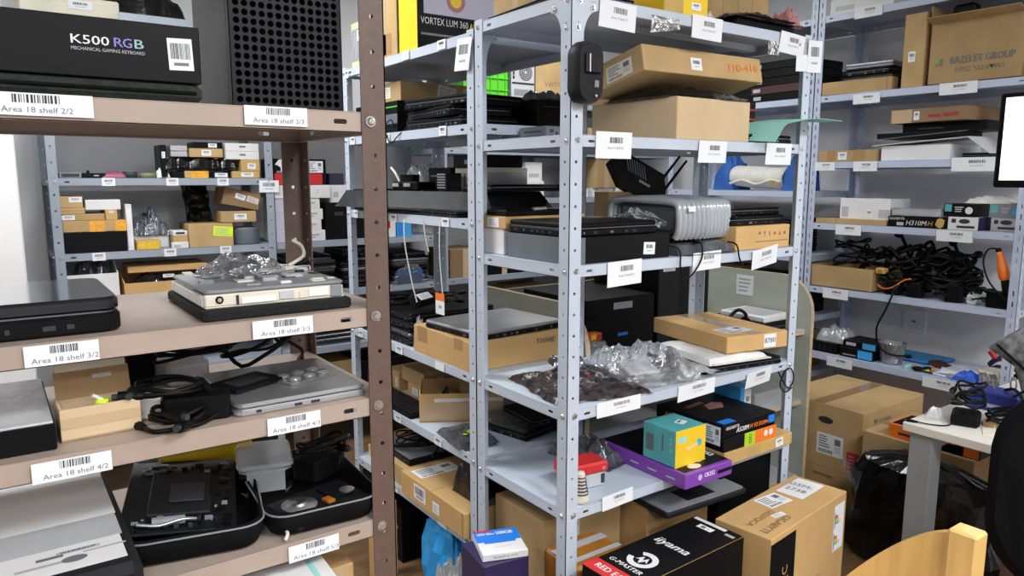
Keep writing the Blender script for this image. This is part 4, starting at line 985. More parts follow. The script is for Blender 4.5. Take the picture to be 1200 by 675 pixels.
b.shape('T', .30, .50, C_, .085, 'white_card', a=70, name='round_emblem'); b.shape('T', .30, .50, [(-.22,-.1),(-.08,.2),(.02,-.02),(.1,.2),(.24,-.1),(.12,-.02),(.02,-.25),(-.1,-.02)], .085, 'white_card', a=-90, name='wolf_mark'); b.letter('C', 'G-MASTER', .46, .175, .024, 'white_card', shear=.2, bold=.02)
b.patch('T', .955, .30, .985, .95, 'white_card', 'white_strip'); b.sticker('T', .90, .58, .022, .05, 'mini'); b.patch('T', .0, .0, 1, .006, 'gold_card', 'worn_edge'); b.dash('T', .93, .15, .03, .012, 'light_grey', a=90)
b = box('large brown carton printed GIGABYTE with energy labels', 1.70, 2.185, 1.185, 1.365, 0, .50, 'card_warm', rz=7, name='shipping_carton')
b.letter('D', 'GIGABYTE', .80, .78, .034, 'crease', fit=.155, bold=.02); b.letter('D', 'GS27QCA', .79, .50, .028, 'crease', fit=.14, bold=.02); b.sticker('T', .50, .70, .105, .070, 'addr', a=-8); b.sticker('T', .33, .36, .05, .02, 'lines', a=-10); b.sticker('T', .81, .62, .15, .090, 'blank', name='white_sheet')
b.letter('C', 'GSM-', .34, .85, .034, 'ink_grey', off=.0016, a=4); b.letter('C', '2738', .36, .76, .034, 'ink_grey', off=.0016, a=4); b.patch('F', .0, .0, .30, .965, 'black_card', 'black_panel'); b.letter('F', 'GS27QC', .18, .62, .045, 'card_warm', a=90)
b.sticker('F', .90, .79, .07, .155, 'blank', name='energy_label')
for k in range(2):
    for j, c_ in enumerate(('green', 'lime', 'yellow', 'orange', 'red')): b.patch('F', .845, .68 + .14*k + .012*j, .885 - .004*j + .012, .69 + .14*k + .012*j, c_, 'energy_bar', off=.0012)
    b.patch('F', .835, .65 + .14*k, .843, .76 + .14*k, 'blue', 'energy_bar', off=.0012); b.letter('F', 'F', .91, .76 + .14*k - .07, .014, 'ink', off=.0016)
b.shape('F', .62, .36, [(-.5,-1),(.5,-1),(.5,.6),(.2,1),(-.2,1),(-.5,.6)], .10, 'crease', name='handle_outline'); b.shape('F', .62, .36, [(-.47,-.98),(.47,-.98),(.47,.58),(.19,.97),(-.19,.97),(-.47,.58)], .10, 'card_warm', off=.0014, name='handle_flap')
b = box('dark purple product box standing at the foot of the grey posts', 1.025, 1.165, 1.55, 1.70, 0, .46, 'purple_dark', name='purple_box', rz=-8); [b.dash('L', .22 + .14*q, .72 - .01*q, .006, .018, 'lilac') for q in range(5)]; b.dash('L', .5, .80, .10, .003, 'lilac'); b.sticker('F', .62, .78, .07, .045, 'bar', mat='light_grey'); b.dash('T', .2, .3, .03, .006, 'lilac')
b = box('small white and blue solid state drive box on the purple box', 1.045, 1.175, 1.555, 1.69, .4605, .022, 'white_card', name='drive_box', rz=-20); b.patch('T', .0, .5, 1, 1, 'blue_bright', 'blue_half'); b.letter('T', '500GB', .68, .82, .026, 'white_card', fit=.05, bold=.03); b.letter('T', 'WD Blue', .26, .82, .018, 'white_card', fit=.05, bold=.03); b.patch('T', .15, .42, .85, .52, 'blue_bright', 'blue_step', off=.0009); b.patch('T', .02, .93, .4, 1, 'red', 'red_tab', off=.0009); b.letter('F', 'CE RoHS UL VI PC', .5, .5, .009, 'ink_grey'); b.letter('T', 'solid state drive', .5, .25, .008, 'ink_light')
# ================================================================ on the long unit behind the corner
z = 1.9255
b = box('black cooler carton lettered VORTEX LUM 360 with a yellow end', 1.215, 1.63, 2.25, 2.38, z, .20, 'black_card', name='cooler_box'); b.patch('L', 0, 0, 1, 1, 'yellow', 'yellow_end'); b.letter('F', 'VORTEX LUM 360', .03, .48, .032, 'white_card', align='LEFT', fit=.185); b.letter('F', 'ARGB', .56, .46, .034, 'yellow', fit=.06); b.dash('F', .20, .27, .14, .007, 'mid_grey'); b.patch('F', .06, .60, .98, .99, 'lilac', 'picture_band')
b.shape('F', .36, .86, [(cos(2*pi*k/18)*.5, sin(2*pi*k/18)*.5) for k in range(18)], .075, 'pink', name='fan_picture'); b.shape('F', .36, .86, [(cos(2*pi*k/18)*.3, sin(2*pi*k/18)*.3) for k in range(18)], .075, 'yellow', off=.0014, name='fan_picture')
b = box('tall brown carton next to the yellow-ended cooler carton', 1.215, 1.55, 2.40, 2.62, z, .24, 'card', name='carton', seam='y'); b.tape('L', 'tape_clear', 'v', .5, .05); b.patch('L', .2, .05, .8, .35, 'tape_brown', 'tape')
b = box('brown carton wrapped in clear film at the far end of the top shelf', 1.22, 1.5, 2.635, 2.80, z, .17, 'card_pale', name='wrapped_carton'); b.tape('L', 'milk_film', 'u', .5, .12); b.sticker('L', .5, .7, .05, .04, 'mini')
z = 1.6635
b = box('wide black flight case with a green edge at the far end of the second shelf', 1.23, 1.62, 2.44, 2.80, z, .115, 'black', name='black_case', cat='case'); b.patch('L', 0, .80, 1, .84, 'green', 'green_trim'); b.patch('L', 0, .3, 1, .6, 'slate', 'slate_band')
b = box('flat brown carton with two handwritten slips on the black case', 1.25, 1.60, 2.45, 2.80, z + .116, .070, 'card', name='flat_carton'); b.sticker('F', .55, .55, .08, .045, 'lines', mat='paper_warm', a=-10); b.sticker('F', .80, .5, .03, .045, 'lines', mat='paper_warm'); b.sticker('L', .35, .5, .09, .045, 'lines', mat='paper_warm', a=-10); b.sticker('L', .7, .5, .05, .04, 'lines', mat='paper_warm')
for k, (dy, a) in enumerate(((0, 2), (.02, -6), (-.01, 7))):
    laptop(('lowest', 'middle', 'uppermost')[k] + ' black laptop in the fanned pile on the second shelf', 1.325, 2.16 + dy, z + .0335*k, .23, .36, .032, a, r=.012, ports='L')
b = box('long black amplifier behind the fanned laptop pile', 1.465, 1.63, 1.92, 2.40, z, .088, 'black', name='amplifier', cat='amplifier'); b.patch('F', .1, .75, .9, .78, 'dark_grey', 'seam')
bag('crumpled black film with clear scraps beside the amplifier', 1.53, 1.97, z + .0885, .14, .09, .03, 'silver_film', seed=5, amp=.4)
cable('thin black lead looping over the second shelf lip', [(1.23,2.47,z+.02), (1.205,2.44,z+.045), (1.19,2.46,z+.02), (1.188,2.43,z-.03), (1.189,2.40,z-.038), (1.19,2.37,z-.02), (1.21,2.33,z+.012)], .0022, plug=True)
z = 1.3775
for k in range(2): laptop(('lower', 'upper')[k] + ' black slim console under the grey plastic trough', 1.375, 2.40, z + .010*k, .34, .80, .0095, ports='L', name='slim_console', cat='console')
t = thing('plastic_trough', 'long smoked plastic trough turned upside down on the third shelf', 'trough', (1.334, 2.34, z + .0205), 12)
L_ = .42; P = [(-.185, 0), (-.165, .058), (.165, .058), (.185, 0)]
mb = MB(); vs = []
for yy, s_ in ((-L_, 1.0), (-L_ + .06, .0), (L_ - .06, .0), (L_, 1.0)):
    pass
A = [(-.15,-L_,0), (.15,-L_,0), (.15,L_,0), (-.15,L_,0)]; T_ = [(-.13,-L_+.045,.06), (.13,-L_+.045,.06), (.13,L_-.045,.06), (-.13,L_-.045,.06)]
mb.add(A + T_, [(0,1,5,4), (1,2,6,5), (2,3,7,6), (3,0,4,7), (4,5,6,7)], 'grey_trough'); mb.build('shell', t)
R_ = MB(); R_.tube([V(p) for p in A + [A[0]]], .003, 'grey_trough', 5, sub=1); R_.build('rim', t)
for k in range(8): MB().box((-.12, -.36 + .1*k, .0602), (.12, -.355 + .1*k, .064), 'grey_trough').build('rib', t)
zt = z + .0825
b = box('beige metal drive box with vents on the smoked trough', 1.36, 1.56, 2.10, 2.26, zt, .078, 'cream_plastic', name='drive_box', cat='device'); 
for k in range(4): b.patch('L', .2 + .18*k, .25, .26 + .18*k, .75, 'ink_grey', 'vent')
b.patch('F', .1, .2, .9, .8, 'light_grey', 'panel')
t = thing('optical_drive', 'black optical drive with a small logo on the beige drive box', 'drive', (1.45, 2.18, zt + .0785)); MB().box((-.1,-.078,0), (.09,.075,.042), 'black', .002).build('case', t); MB().box((-.1008,-.03,.012), (-.0998,.0,.026), 'light_grey').build('logo', t)
t = thing('web_camera', 'black camera module with two silver connectors on the smoked trough', 'camera', (1.27, 2.40, zt), 20); MB().box((-.05,-.06,0), (.05,.06,.03), 'black', .004).cyl((-.01,.01,.03), (-.01,.01,.055), .035, 'black', n=16).build('body', t)
for y in (-.03, .025): MB().box((-.056,y,.012), (-.049,y + .03,.024), 'silver', .001).build('connector', t)
MB().tube([(-.02,.05,.03), (-.02,.07,.06), (-.01,.10,.08)], .005, 'cream_plastic', 6).build('arm', t)
t = thing('heat_sink', 'pale finned heat sink on the smoked trough', 'heat sink', (1.31, 2.215, zt)); MB().box((-.03,-.03,0), (.03,.03,.06), 'charcoal', .002).build('core', t)
for k in range(6): MB().box((-.034,-.026,.008 + .009*k), (-.030,.026,.012 + .009*k), 'silver').build('fin', t)
bag('clear film scrap at the back of the smoked trough', 1.42, 2.56, zt, .16, .18, .09, 'milk_film', seed=14)
b = box('black hard disk array behind the heat sink', 1.36, 1.56, 2.29, 2.45, zt, .08, 'black', name='disk_array', cat='device'); b.patch('L', .1, .6, .9, .66, 'mid_grey', 'seam')
laptop('black keyboard lying at the near end of the third shelf', 1.435, 1.995, zt, .33, .16, .022, 4, name='keyboard', cat='keyboard', ports='L')
# hanging cords and tag below the third shelf
cable('white cord hanging down from the third shelf into the laptop pile', [(1.192,2.33,1.36), (1.19,2.325,1.28), (1.20,2.30,1.15), (1.21,2.28,1.07)], .0022, 'white_plastic', plug=False)
cable('short grey cord hanging from the third shelf lip', [(1.192,2.19,1.36), (1.188,2.17,1.31), (1.188,2.15,1.26)], .0026, 'light_grey', plug=False)
cable('thin white cord hanging behind the orange tag', [(1.192,2.08,1.36), (1.19,2.08,1.25), (1.20,2.075,1.08)], .0020, 'white_plastic', plug=False)
t = thing('hanging_tag', 'orange and white paper tag hanging on a white cord', 'tag', (1.186, 2.075, 1.06)); MB().box((-.001,-.028,0), (0,.028,.045), 'paper').build('card', t); MB().box((-.0012,-.028,.045), (0,.028,.07), 'orange').build('band', t); MB().box((-.0016,-.012,.02), (-.001,.008,.03), 'ink_light').build('print', t)
z = .8935
b = box('long tan carton with brown tape under a silver laptop on the fourth shelf', 1.203, 1.618, 1.92, 2.295, z, .097, 'card_warm', name='carton', seam='x'); b.patch('L', .08, .45, .26, 1, 'tape_brown', 'tape'); b.patch('L', .74, .62, .88, 1, 'tape_brown', 'tape'); b.letter('F', 'Yotuag', .72, .72, .028, 'ink', a=5, shear=.3)
laptop('closed silver laptop with black sides on the long tan carton', 1.405, 2.085, z + .0975, .37, .31, .027, 5, lid='silver', base='black', r=.012, ports='FL')
for k in range(4): laptop(('lowest', 'second', 'third', 'topmost')[k] + ' black laptop of the pile beside the long tan carton', 1.40 + .01*(k % 2), 2.565, z + .0300*k, .37, .42, .029, (1, -2, 2, -1)[k], lid='black', base=('black', 'alu_dark', 'black', 'black')[k], r=.012, ports='L')
adapter('black laptop adapter with a white label on the topmost laptop of the pile', 1.270, 2.37, z + .158, .12, .05, .032, 30, 'black', wire=True, seed=4, rx=38)
coil('black cord coiled behind the labelled adapter', 1.30, 2.56, z + .1205, .07, 4, .0034, 41, .8, .012)
coil('black cord draped over the back of the laptop pile', 1.40, 2.48, z + .1205, .09, 3, .0032, 43, .6, .02)
bag('crumpled clear bag between the laptop pile and the tan carton', 1.245, 2.325, z, .08, .05, .085, 'milk_film', 70, seed=51)
z = .6245
t = thing('keyboard', 'black slim keyboard along the edge of the fifth shelf', 'keyboard', (1.265, 2.56, z)); rplate(MB(), .12, .44, 0, .014, .006, 'black', edge=.002).build('case', t)
for j in range(5):
    for i in range(14): MB().box((-.052 + .021*j, -.205 + .0295*i, .014), (-.035 + .021*j, -.180 + .0295*i, .018), 'charcoal').build('key', t)
b = box('small brown carton with a white label at the far end of the fifth shelf', 1.345, 1.56, 2.50, 2.63, z, .055, 'card_warm', name='small_carton'); b.sticker('L', .5, .5, .05, .03, 'lines'); b.sticker('F', .5, .5, .05, .03, 'lines')
b = box('brown carton stacked on the small labelled carton', 1.345, 1.58, 2.49, 2.68, z + .0555, .060, 'card', name='small_carton'); b.sticker('F', .3, .4, .04, .03, 'lines')
b = box('brown carton with two white labels beside the far post on the fifth shelf', 1.34, 1.56, 2.695, 2.82, z, .078, 'card_warm', name='small_carton'); b.sticker('L', .35, .45, .04, .04, 'lines'); b.sticker('L', .8, .45, .025, .04, 'lines')
b = open_box('open brown carton with white tape strip on the fifth shelf', 1.25, 1.555, 2.20, 2.415, z, .105, 'card_warm', rz=-30, t=.004); b.tape('F', 'tape_clear', 'u', .40, .06); b.patch('F', .18, .72, 1, .84, 'white_card', 'white_strip', t=.003)
b2 = box('smaller tan carton inside the open carton', 1.40, 1.50, 2.24, 2.34, z + .0055, .100, 'card_pale', rz=-30, name='small_carton'); b2.sticker('F', .6, .7, .05, .02, 'blank', mat='card_warm')
for k in range(3): t = thing('fan_unit', ('black', 'grey', 'blue')[k] + ' computer fan standing inside the open carton', 'fan', (1.325 + .022*k, 2.30 + .028*k, z + .0055), -30); MB().box((-.008,-.04,0), (.008,.04,.08), ('black', 'dark_grey', 'navy')[k], .003).build('frame', t); MB().cyl((-.0085,0,.042), (.0085,0,.042), .015, 'silver', n=12).build('hub', t)
bag('grey antistatic bag with yellow chips on the fifth shelf', 1.275, 2.06, z, .15, .20, .022, 'silver_film', -8, seed=66, amp=.25, power=5)
t = thing('memory_stick', 'small yellow green circuit strip on the grey antistatic bag', 'circuit strip', (1.262, 2.03, z + .031), 35); MB().box((-.03,-.007,0), (.03,.007,.0015), 'lime').build('board', t); MB().box((-.02,-.005,.0015), (-.01,.005,.003), 'black').build('chip', t)
laptop('black laptop in clear film at the near end of the fifth shelf', 1.50, 2.06, z, .24, .27, .028, 12, ports='FL')
bag('loose clear film over the black laptop on the fifth shelf', 1.50, 2.06, z + .0285, .24, .24, .018, 'clear_film', 12, seed=68, amp=.4)
laptop('second black laptop leaning under the corner of the fifth shelf', 1.53, 1.99, z + .052, .18, .20, .022, -4, ports='F')
z = .3355
b = box('wide brown carton with barcode label over the edge of the sixth shelf', 1.180, 1.615, 1.925, 2.375, z, .088, 'card_warm', name='carton', seam='x'); b.sticker('L', .32, .55, .085, .055, 'bar'); b.sticker('L', .58, .42, .045, .04, 'lines'); b.sticker('T', .25, .84, .17, .085, 'addr'); b.patch('L', .965, 0, .975, 1, 'crease', 'fold')
t = thing('plastic_bag', 'black plastic bag around a lump standing on the wide brown carton', 'bag', (1.33, 2.03, z + .0885)); crumple(MB(), .17, .17, .12, 'black_film', 72, 18, 18, .25, 1.7, 4).build('film', t); MB().grid(6, 4, lambda a, b_: (-.07 + .14*a, -.075 - .03*b_, .004 + .05*(1 - b_)*a), 'silver_film', False).build('seal', t)
b = box('brown network switch carton at the sixth shelf edge', 1.205, 1.49, 2.39, 2.67, z, .080, 'card', name='carton'); 
t = thing('network_switch', 'grey network switch lying on its brown carton', 'network device', (1.35, 2.53, z + .0805)); MB().box((-.12,-.125,0), (.12,.125,.026), 'charcoal', .002).box((-.115,-.12,.026), (.115,.12,.0268), 'mid_grey').build('case', t)
for k in range(5): MB().box((-.1206,-.1 + .04*k,.008), (-.1198,-.075 + .04*k,.018), 'ink').build('port', t)
coil('black network leads heaped on the grey switch', 1.33, 2.52, z + .108, .08, 6, .0032, 81, .85, .02)
coil('second heap of black leads hanging over the switch', 1.36, 2.46, z + .108, .055, 4, .003, 84, .8, .03)
b = box('yellow brown taped carton at the back of the sixth shelf', 1.44, 1.60, 2.69, 2.82, z, .15, 'gold_card', name='carton'); b.tape('L', 'tape_orange', 'v', .5, .03)
b = box('tan carton lying along the far end of the sixth shelf', 1.24, 1.43, 2.69, 2.80, z, .05, 'card_pale', name='carton')
# floor below it
t = thing('blue_sack', 'bright blue plastic sack hanging down below the sixth shelf', 'sack', (1.275, 2.19, 0.0)); mb = MB(); n = 28; vs = []
lv = [(0, .72), (.03, 1.0), (.10, 1.05), (.18, .95), (.25, .75), (.292, .5)]
for zz, s_ in lv:
    for k in range(n):
        a = 2*pi*k/n; rr = s_*(1 + .13*sin(a*7 + zz*20) + .12*nz(cos(a)*2, sin(a)*2, zz*9)); vs.append((cos(a)*.075*rr, sin(a)*.135*rr, zz))
mb.add(vs, [(j*n+k, j*n+(k+1) % n, (j+1)*n+(k+1) % n, (j+1)*n+k) for j in range(len(lv)-1) for k in range(n)], 'blue_sack', False); mb.add(vs, [tuple(range(n-1,-1,-1)), tuple(range(5*n, 6*n))], 'blue_sack'); mb.build('bag', t); MB().tube([vs[4*n + k] for k in range(n)], .003, 'sky_blue', 5, sub=1).build('tie', t)
t = thing('bubble_wrap', 'crumpled bubble wrap around a part on the floor by the blue sack', 'bubble wrap', (1.085, 1.80, 0.0)); crumple(MB(), .15, .16, .31, 'milk_film', 91, 26, 26, .12, 5, 8).build('film', t)
MB().box((-.05,-.084,.02), (.05,-.081,.28), 'milk_film').build('tape', t)
b = box('white carton hidden inside the bubble wrap', 1.05, 1.12, 1.765, 1.835, 0.0005, .30, 'white_card', name='small_carton')
for k, (x0, x1, y0, y1, h) in enumerate(((1.40, 1.6, 2.0, 2.35, .26), (1.22, 1.6, 2.46, 2.62, .22), (1.21, 1.6, 2.64, 2.80, .28))):
    b = box(('black desktop computer lying behind the blue sack on the floor', 'low black desktop computer between two taller ones on the floor', 'tall black desktop computer at the far end on the floor')[k], x0, x1, y0, y1, 0, h, 'black', name='desktop_computer', cat='computer'); b.patch('L', .2, .15, .8, .3, 'dark_grey', 'drive_bay'); b.patch('L', .2, .6, .8, .66, 'mid_grey', 'trim')
t = thing('card_scrap', 'torn strip of cardboard on the floor between the units', 'cardboard', (1.12, 2.42, 0)); MB().box((-.05,-.02,0), (.05,.02,.30), 'card_warm', .002).build('strip', t); MB().box((-.03,-.024,.22), (.03,-.02,.27), 'card_pale').build('layer', t)
# ================================================================ back wall units
z = 1.5035
b = box('small grey gadget box at the left end of the back shelf', .275, .36, 3.82, 3.9, z, .024, 'mid_grey', name='gadget_box'); b.patch('F', .1, .2, .9, .8, 'dark_grey', 'window')
b = box('flat black gadget box beside the small grey one on the back shelf', .352 + .01, .455, 3.815, 3.93, z, .022, 'black_card', name='gadget_box'); b.dash('F', .6, .5, .02, .005, 'light_grey'); MB().cyl((-.02, -.03, .022), (-.02, -.03, .034), .006, 'black', n=8).build('knob', b.root)
t = thing('pouch', 'magenta pouch lying on the back shelf', 'pouch', (.49, 3.85, z)); crumple(MB(), .10, .08, .026, 'magenta', 3, 12, 10, .2).build('body', t); MB().box((-.04,-.042,.004), (.04,-.04,.010), 'pink').build('zip', t)
t = thing('tape_roll', 'grey roll of tape next to the magenta pouch', 'tape', (.56, 3.86, z + .0)); MB().lathe([(.016,0),(.032,0),(.032,.03),(.016,.03),(.016,0)], (0,0,0), 'dark_grey', 18).build('roll', t); MB().lathe([(.015,0),(.016,0),(.016,.031),(.015,.031)], (0,0,0), 'light_grey', 18).build('core', t)
t = thing('tape_roll', 'olive green roll of tape on the back shelf', 'tape', (.635, 3.86, z)); MB().lathe([(.02,0),(.036,0),(.036,.024),(.02,.024),(.02,0)], (0,0,0), M('olive', (.20,.21,.10), .5).name, 18).build('roll', t); MB().lathe([(.0,.001),(.02,.001),(.02,.024)], (0,0,0), 'black', 14).build('core', t)
bag('little white plastic bag on the back shelf', .70, 3.86, z, .06, .06, .04, 'white_plastic', seed=6)
for k, (lb, x0, x1, h, m_) in enumerate((('black box', .735, .785, .032, 'black_card'), ('tan box with orange tape', .79, .90, .034, 'card_warm'), ('black box with white label', .905, 1.0, .030, 'black_card'), ('tan box with white label', 1.008, 1.145, .034, 'tan_card'))):
    b = box('low ' + lb + ' under the black bag on the back shelf', x0, x1, 3.815, 4.0, z, h, m_, name='small_box')
    if k == 1: b.patch('F', .25, 0, .95, 1, 'tape_orange', 'tape')
    if k > 1: b.sticker('F', .55, .5, .06, .02, 'mini')
t = thing('plastic_bag', 'glossy black plastic bag wrapped round a long parcel on the back shelf', 'bag', (.875, 3.91, z + .0345)); crumple(MB(), .34, .18, .062, 'black_film', 10, 30, 12, .3, 3, 8).build('film', t); MB().grid(8, 3, lambda a, b_: (-.17 + .34*a, -.09 - .012*b_, .01 + .03*b_*abs(nz(a*5, 2))), 'black_film', False).build('seal', t)
b = box('tan carton with white label right of the black bag', 1.055, 1.148, 3.815, 3.98, z + .0345, .056, 'tan_card', name='small_box'); b.sticker('F', .55, .45, .04, .028, 'mini', a=-3)
b = box('tall black carton at the left end of the pile above the black bag', .69, .718, 3.83, 3.98, z, .155, 'black_card', name='small_box'); b.sticker('F', .5, .7, .015, .03, 'lines')
for k in range(2): b = box(('lower', 'upper')[k] + ' silver drive sleeve on the glossy black bag', .735, .812, 3.83, 3.96, z + .100 + .028*k, .0275, 'silver', name='drive_sleeve', bev=.003); b.patch('F', .05, .3, .95, .6, 'light_grey', 'label_band')
b = box('brown carton with a white sticker on the glossy black bag', .818, .972, 3.82, 3.97, z + .100, .042, 'card', name='small_box'); b.sticker('F', .5, .5, .045, .028, 'mini')
b = box('black carton with white sticker on the brown carton above the black bag', .84, .975, 3.83, 3.97, z + .1425, .030, 'black_card', name='small_box'); b.sticker('F', .65, .5, .04, .02, 'mini')
for k in range(2): b = box(('lower', 'upper')[k] + ' white product box stacked beside the back shelf post', .985, 1.148, 3.82, 3.97, z + .0915 + .040*k, .0395, 'white_card', name='white_box'); b.dash('F', .5, .6, .03, .008, 'ink_grey')
z = 1.1685
b = box('black storage box under the taped tan carton', .272, .518, 3.815, 4.05, z, .094, 'black_card', name='black_box'); b.patch('F', .0, .97, 1, 1, 'charcoal', 'lid_edge')
b = box('tan carton with orange tape on the black storage box', .270, .523, 3.815, 4.05, z + .0945, .050, 'card', name='taped_carton'); b.patch('F', .41, .0, .65, 1, 'tape_orange', 'tape'); b.patch('F', .82, .0, 1, 1, 'tape_orange', 'tape')
b = box('brown carton with label on the taped tan carton', .270, .438, 3.82, 4.0, z + .145, .030, 'card', name='small_box'); b.sticker('F', .15, .5, .05, .02, 'mini')
b = box('little tan carton beside the labelled one in the stack', .442, .490, 3.82, 4.0, z + .145, .046, 'card_warm', name='small_box'); b.sticker('F', .5, .8, .02, .01, 'lines')
b = box('plain brown carton third from the top of the stack by the post', .268, .362, 3.82, 4.0, z + .1755, .028, 'card', name='small_box'); b.patch('F', .0, .48, 1, .52, 'crease', 'seam')
b = box('brown carton with sticker topmost of the stack by the post', .268, .356, 3.82, 4.0, z + .204, .050, 'card', name='small_box'); b.sticker('F', .68, .7, .05, .022, 'mini')
b = box('white carton on the stack of brown cartons', .366, .508, 3.83, 4.0, z + .1915, .046, 'white_card', name='white_box'); b.patch('T', .1, .1, .9, .9, 'light_grey', 'lid')
b = box('tall white slab standing beside the stacked cartons', .526, .552, 3.83, 3.99, z, .215, 'white_card', name='white_board'); b.patch('F', .1, .1, .9, .9, 'paper', 'panel')
b = box('clear cased gold package on the back shelf', .56, .662, 3.812, 3.88, z, .046, 'gold_card', name='gold_package'); b.patch('F', .06, .12, .94, .88, 'tape_yellow', 'window')
b = box('long clear plastic case behind the gold package', .56, .715, 3.89, 4.0, z, .062, 'light_grey', name='clear_case'); b.patch('F', .05, .1, .95, .9, 'silver_worn', 'window')
bag('crumpled clear bag with dark contents on the clear case', .64, 3.95, z + .0625, .17, .11, .10, 'silver_film', seed=19, amp=.35)
b = box('tan box under the white label strip on the back shelf', .722, .79, 3.83, 3.97, z, .060, 'card', name='small_box'); b.sticker('T', .5, .3, .05, .03, 'mini'); b = box('small white box in front of the big brown carton', .71, .785, 3.802, 3.826, z, .030, 'white_card', name='white_box'); b.patch('F', .1, .2, .5, .6, 'light_grey', 'print')
b = box('pale box with black lettering on the small tan box', .725, .79, 3.84, 3.95, z + .0605, .022, 'white_card', name='white_box'); b.dash('F', .5, .5, .04, .009, 'ink')
b = box('brown carton with a fluorescent yellow note on the back shelf', .800, 1.005, 3.815, 4.10, z, .112, 'card', name='cardboard_box', seam='x', rz=-3); b.sticker('F', .77, .66, .092, .048, 'lines', mat='fluo', a=-6)
t = thing('tape_roll', 'large roll of grey tape standing next to the brown carton with the yellow note', 'tape', (1.082, 3.90, z)); MB().lathe([(.05,0),(.068,0),(.070,.01),(.070,.076),(.068,.086),(.05,.086),(.05,0)], (0,0,0), 'slate', 26).build('roll', t); MB().lathe([(.048,0),(.05,0),(.05,.087),(.048,.087)], (0,0,0), 'card', 20).build('core', t)
b = box('brown carton with sticker on the roll of grey tape', .955, 1.125, 3.83, 4.0, z + .1155, .055, 'card', name='small_box', rz=-4); b.sticker('F', .55, .5, .06, .03, 'mini')
b = box('dark brown taped carton tilted on the stack behind the paper tag', .958, 1.138, 3.84, 4.02, z + .190, .085, 'card_dark', name='taped_carton', ry=12); b.sticker('F', .45, .6, .05, .026, 'mini', a=-8); b.sticker('F', .8, .55, .06, .03, 'lines', a=-8, mat='paper_warm')
t = thing('plastic_bag', 'glossy black bag hanging down beside the dark taped carton', 'bag', (.90, 4.02, z + .1125)); mb = MB(); mb.grid(8, 12, lambda a, b_: (-.07 + .12*a + .04*b_*0 - .03*b_, -.01 + .05*nz(a*3, b_*4, 1) - .03*b_, .005 + .20*b_ + .01*nz(a*5, b_*3)), 'black_film', False); mb.build('film', t); MB().tube([(-.07,0,.006), (-.08,-.02,.1), (-.10,-.04,.205)], .003, 'black_film', 5).build('hem', t)
z = .8955
b = open_box('white cardboard bin with a cut-down front holding clear bags', .262, .475, 3.815, 4.08, z, .240, 'white_card', t=.005, front_h=.175, inner='light_grey', name='open_bin', cat='bin'); b.dash('F', .48, .62, .035, .010, 'ink_light'); bag('clear bag inside the white cardboard bin', .37, 3.93, z + .006, .17, .18, .20, 'silver_film', seed=77)
b = open_box('brown cardboard tray with dark parts and a lid laid across', .495, .845, 3.815, 4.06, z, .165, 'card_warm', t=.005, front_h=.120, name='open_tray', cat='tray'); b.sticker('F', .55, .88, .05, .016, 'mini')
bag('dark antistatic bags filling the brown cardboard tray', .67, 3.93, z + .006, .30, .20, .125, 'silver_film', seed=78, amp=.25)
b = box('flat brown carton lid laid across the cardboard tray', .522, .872, 3.83, 4.08, z + .1655, .030, 'card_warm', name='flat_carton', rz=-2); b.patch('F', .5, .2, .7, .35, 'card_pale', 'print')
z = 2.2355
t = thing('plastic_bag', 'black plastic bag on top of the back wall unit', 'bag', (.66, 4.02, z)); crumple(MB(), .40, .30, .14, 'black_film', 20, 22, 14, .3).build('film', t); MB().box((-.1,-.16,.002), (.1,-.145,.01), 'black_film').build('seal', t)
b = box('cream carton on top of the back wall unit beside the black bag', .30, .44, 3.83, 4.05, z, .12, 'paper_warm', name='carton'); b.patch('F', .2, .1, .9, .4, 'blue', 'blue_print')
# second back bay
z = 1.1725
G = 'stack of lilac lettered boxes'
for k in range(4):
    b = box(('lowest', 'second', 'third', 'topmost')[k] + ' white box with lilac lettering in the stack under the long white carton', 1.214, 1.214 + (.265, .245, .255, .24)[k], 3.815, 4.02, z + .0565*k, .056, 'white_card', name='lilac_box', group=G); b.patch('F', 0, .03, .58, .97, 'lilac', 'lilac_panel'); b.dash('F', .36, .62, .07, .010, 'white_card'); b.dash('F', .36, .34, .07, .012, 'white_card'); b.dash('F', .76, .58, .06, .008, 'ink_light'); b.dash('F', .72, .35, .04, .006, 'ink_light')
b = box('long white carton on the lilac lettered stack', 1.213, 1.512, 3.81, 4.05, z + .2265, .068, 'white_card', name='white_box'); b.sticker('F', .78, .5, .022, .04, 'lines')
b = box('black and red graphics card box with an eagle emblem', 1.213, 1.495, 3.815, 4.02, z + .295, .135, 'black_card', name='graphics_card_box'); b.patch('F', .02, .02, .92, .44, 'red', 'red_panel'); b.shape('F', .14, .72, [(-.4,.1),(-.1,.45),(.5,.5),(.2,.25),(.35,.1),(.1,.1),(.2,-.15),(.0,-.4),(.0,-.1),(-.2,.05)], .075, 'white_card', name='eagle_emblem'); b.letter('F', 'AORUS', .14, .50, .014, 'white_card'); b.sticker('F', .79, .70, .085, .060, 'addr')
b = box('dark purple box beside the black and red graphics card box', 1.52, 1.60, 3.83, 3.97, z + .295, .062, 'purple_dark', name='small_box'); b.patch('F', .1, .2, .9, .8, 'dark_grey', 'panel')
b = box('white carton under the dark purple box', 1.518, 1.615, 3.83, 4.02, z + .2005, .094, 'white_card', name='white_box'); b.patch('F', .2, .3, .5, .6, 'light_grey', 'print')
b = box('tall black carton next to the lilac lettered stack', 1.49, 1.64, 3.83, 4.05, z, .20, 'black_card', name='black_box'); b.dash('F', .5, .7, .05, .02, 'dark_grey')
b = box('black carton with brown lid at the right of the lilac stack', 1.655, 1.80, 3.83, 4.05, z, .165, 'black_card', name='black_box'); b.patch('F', 0, .8, 1, 1, 'card_dark', 'lid')
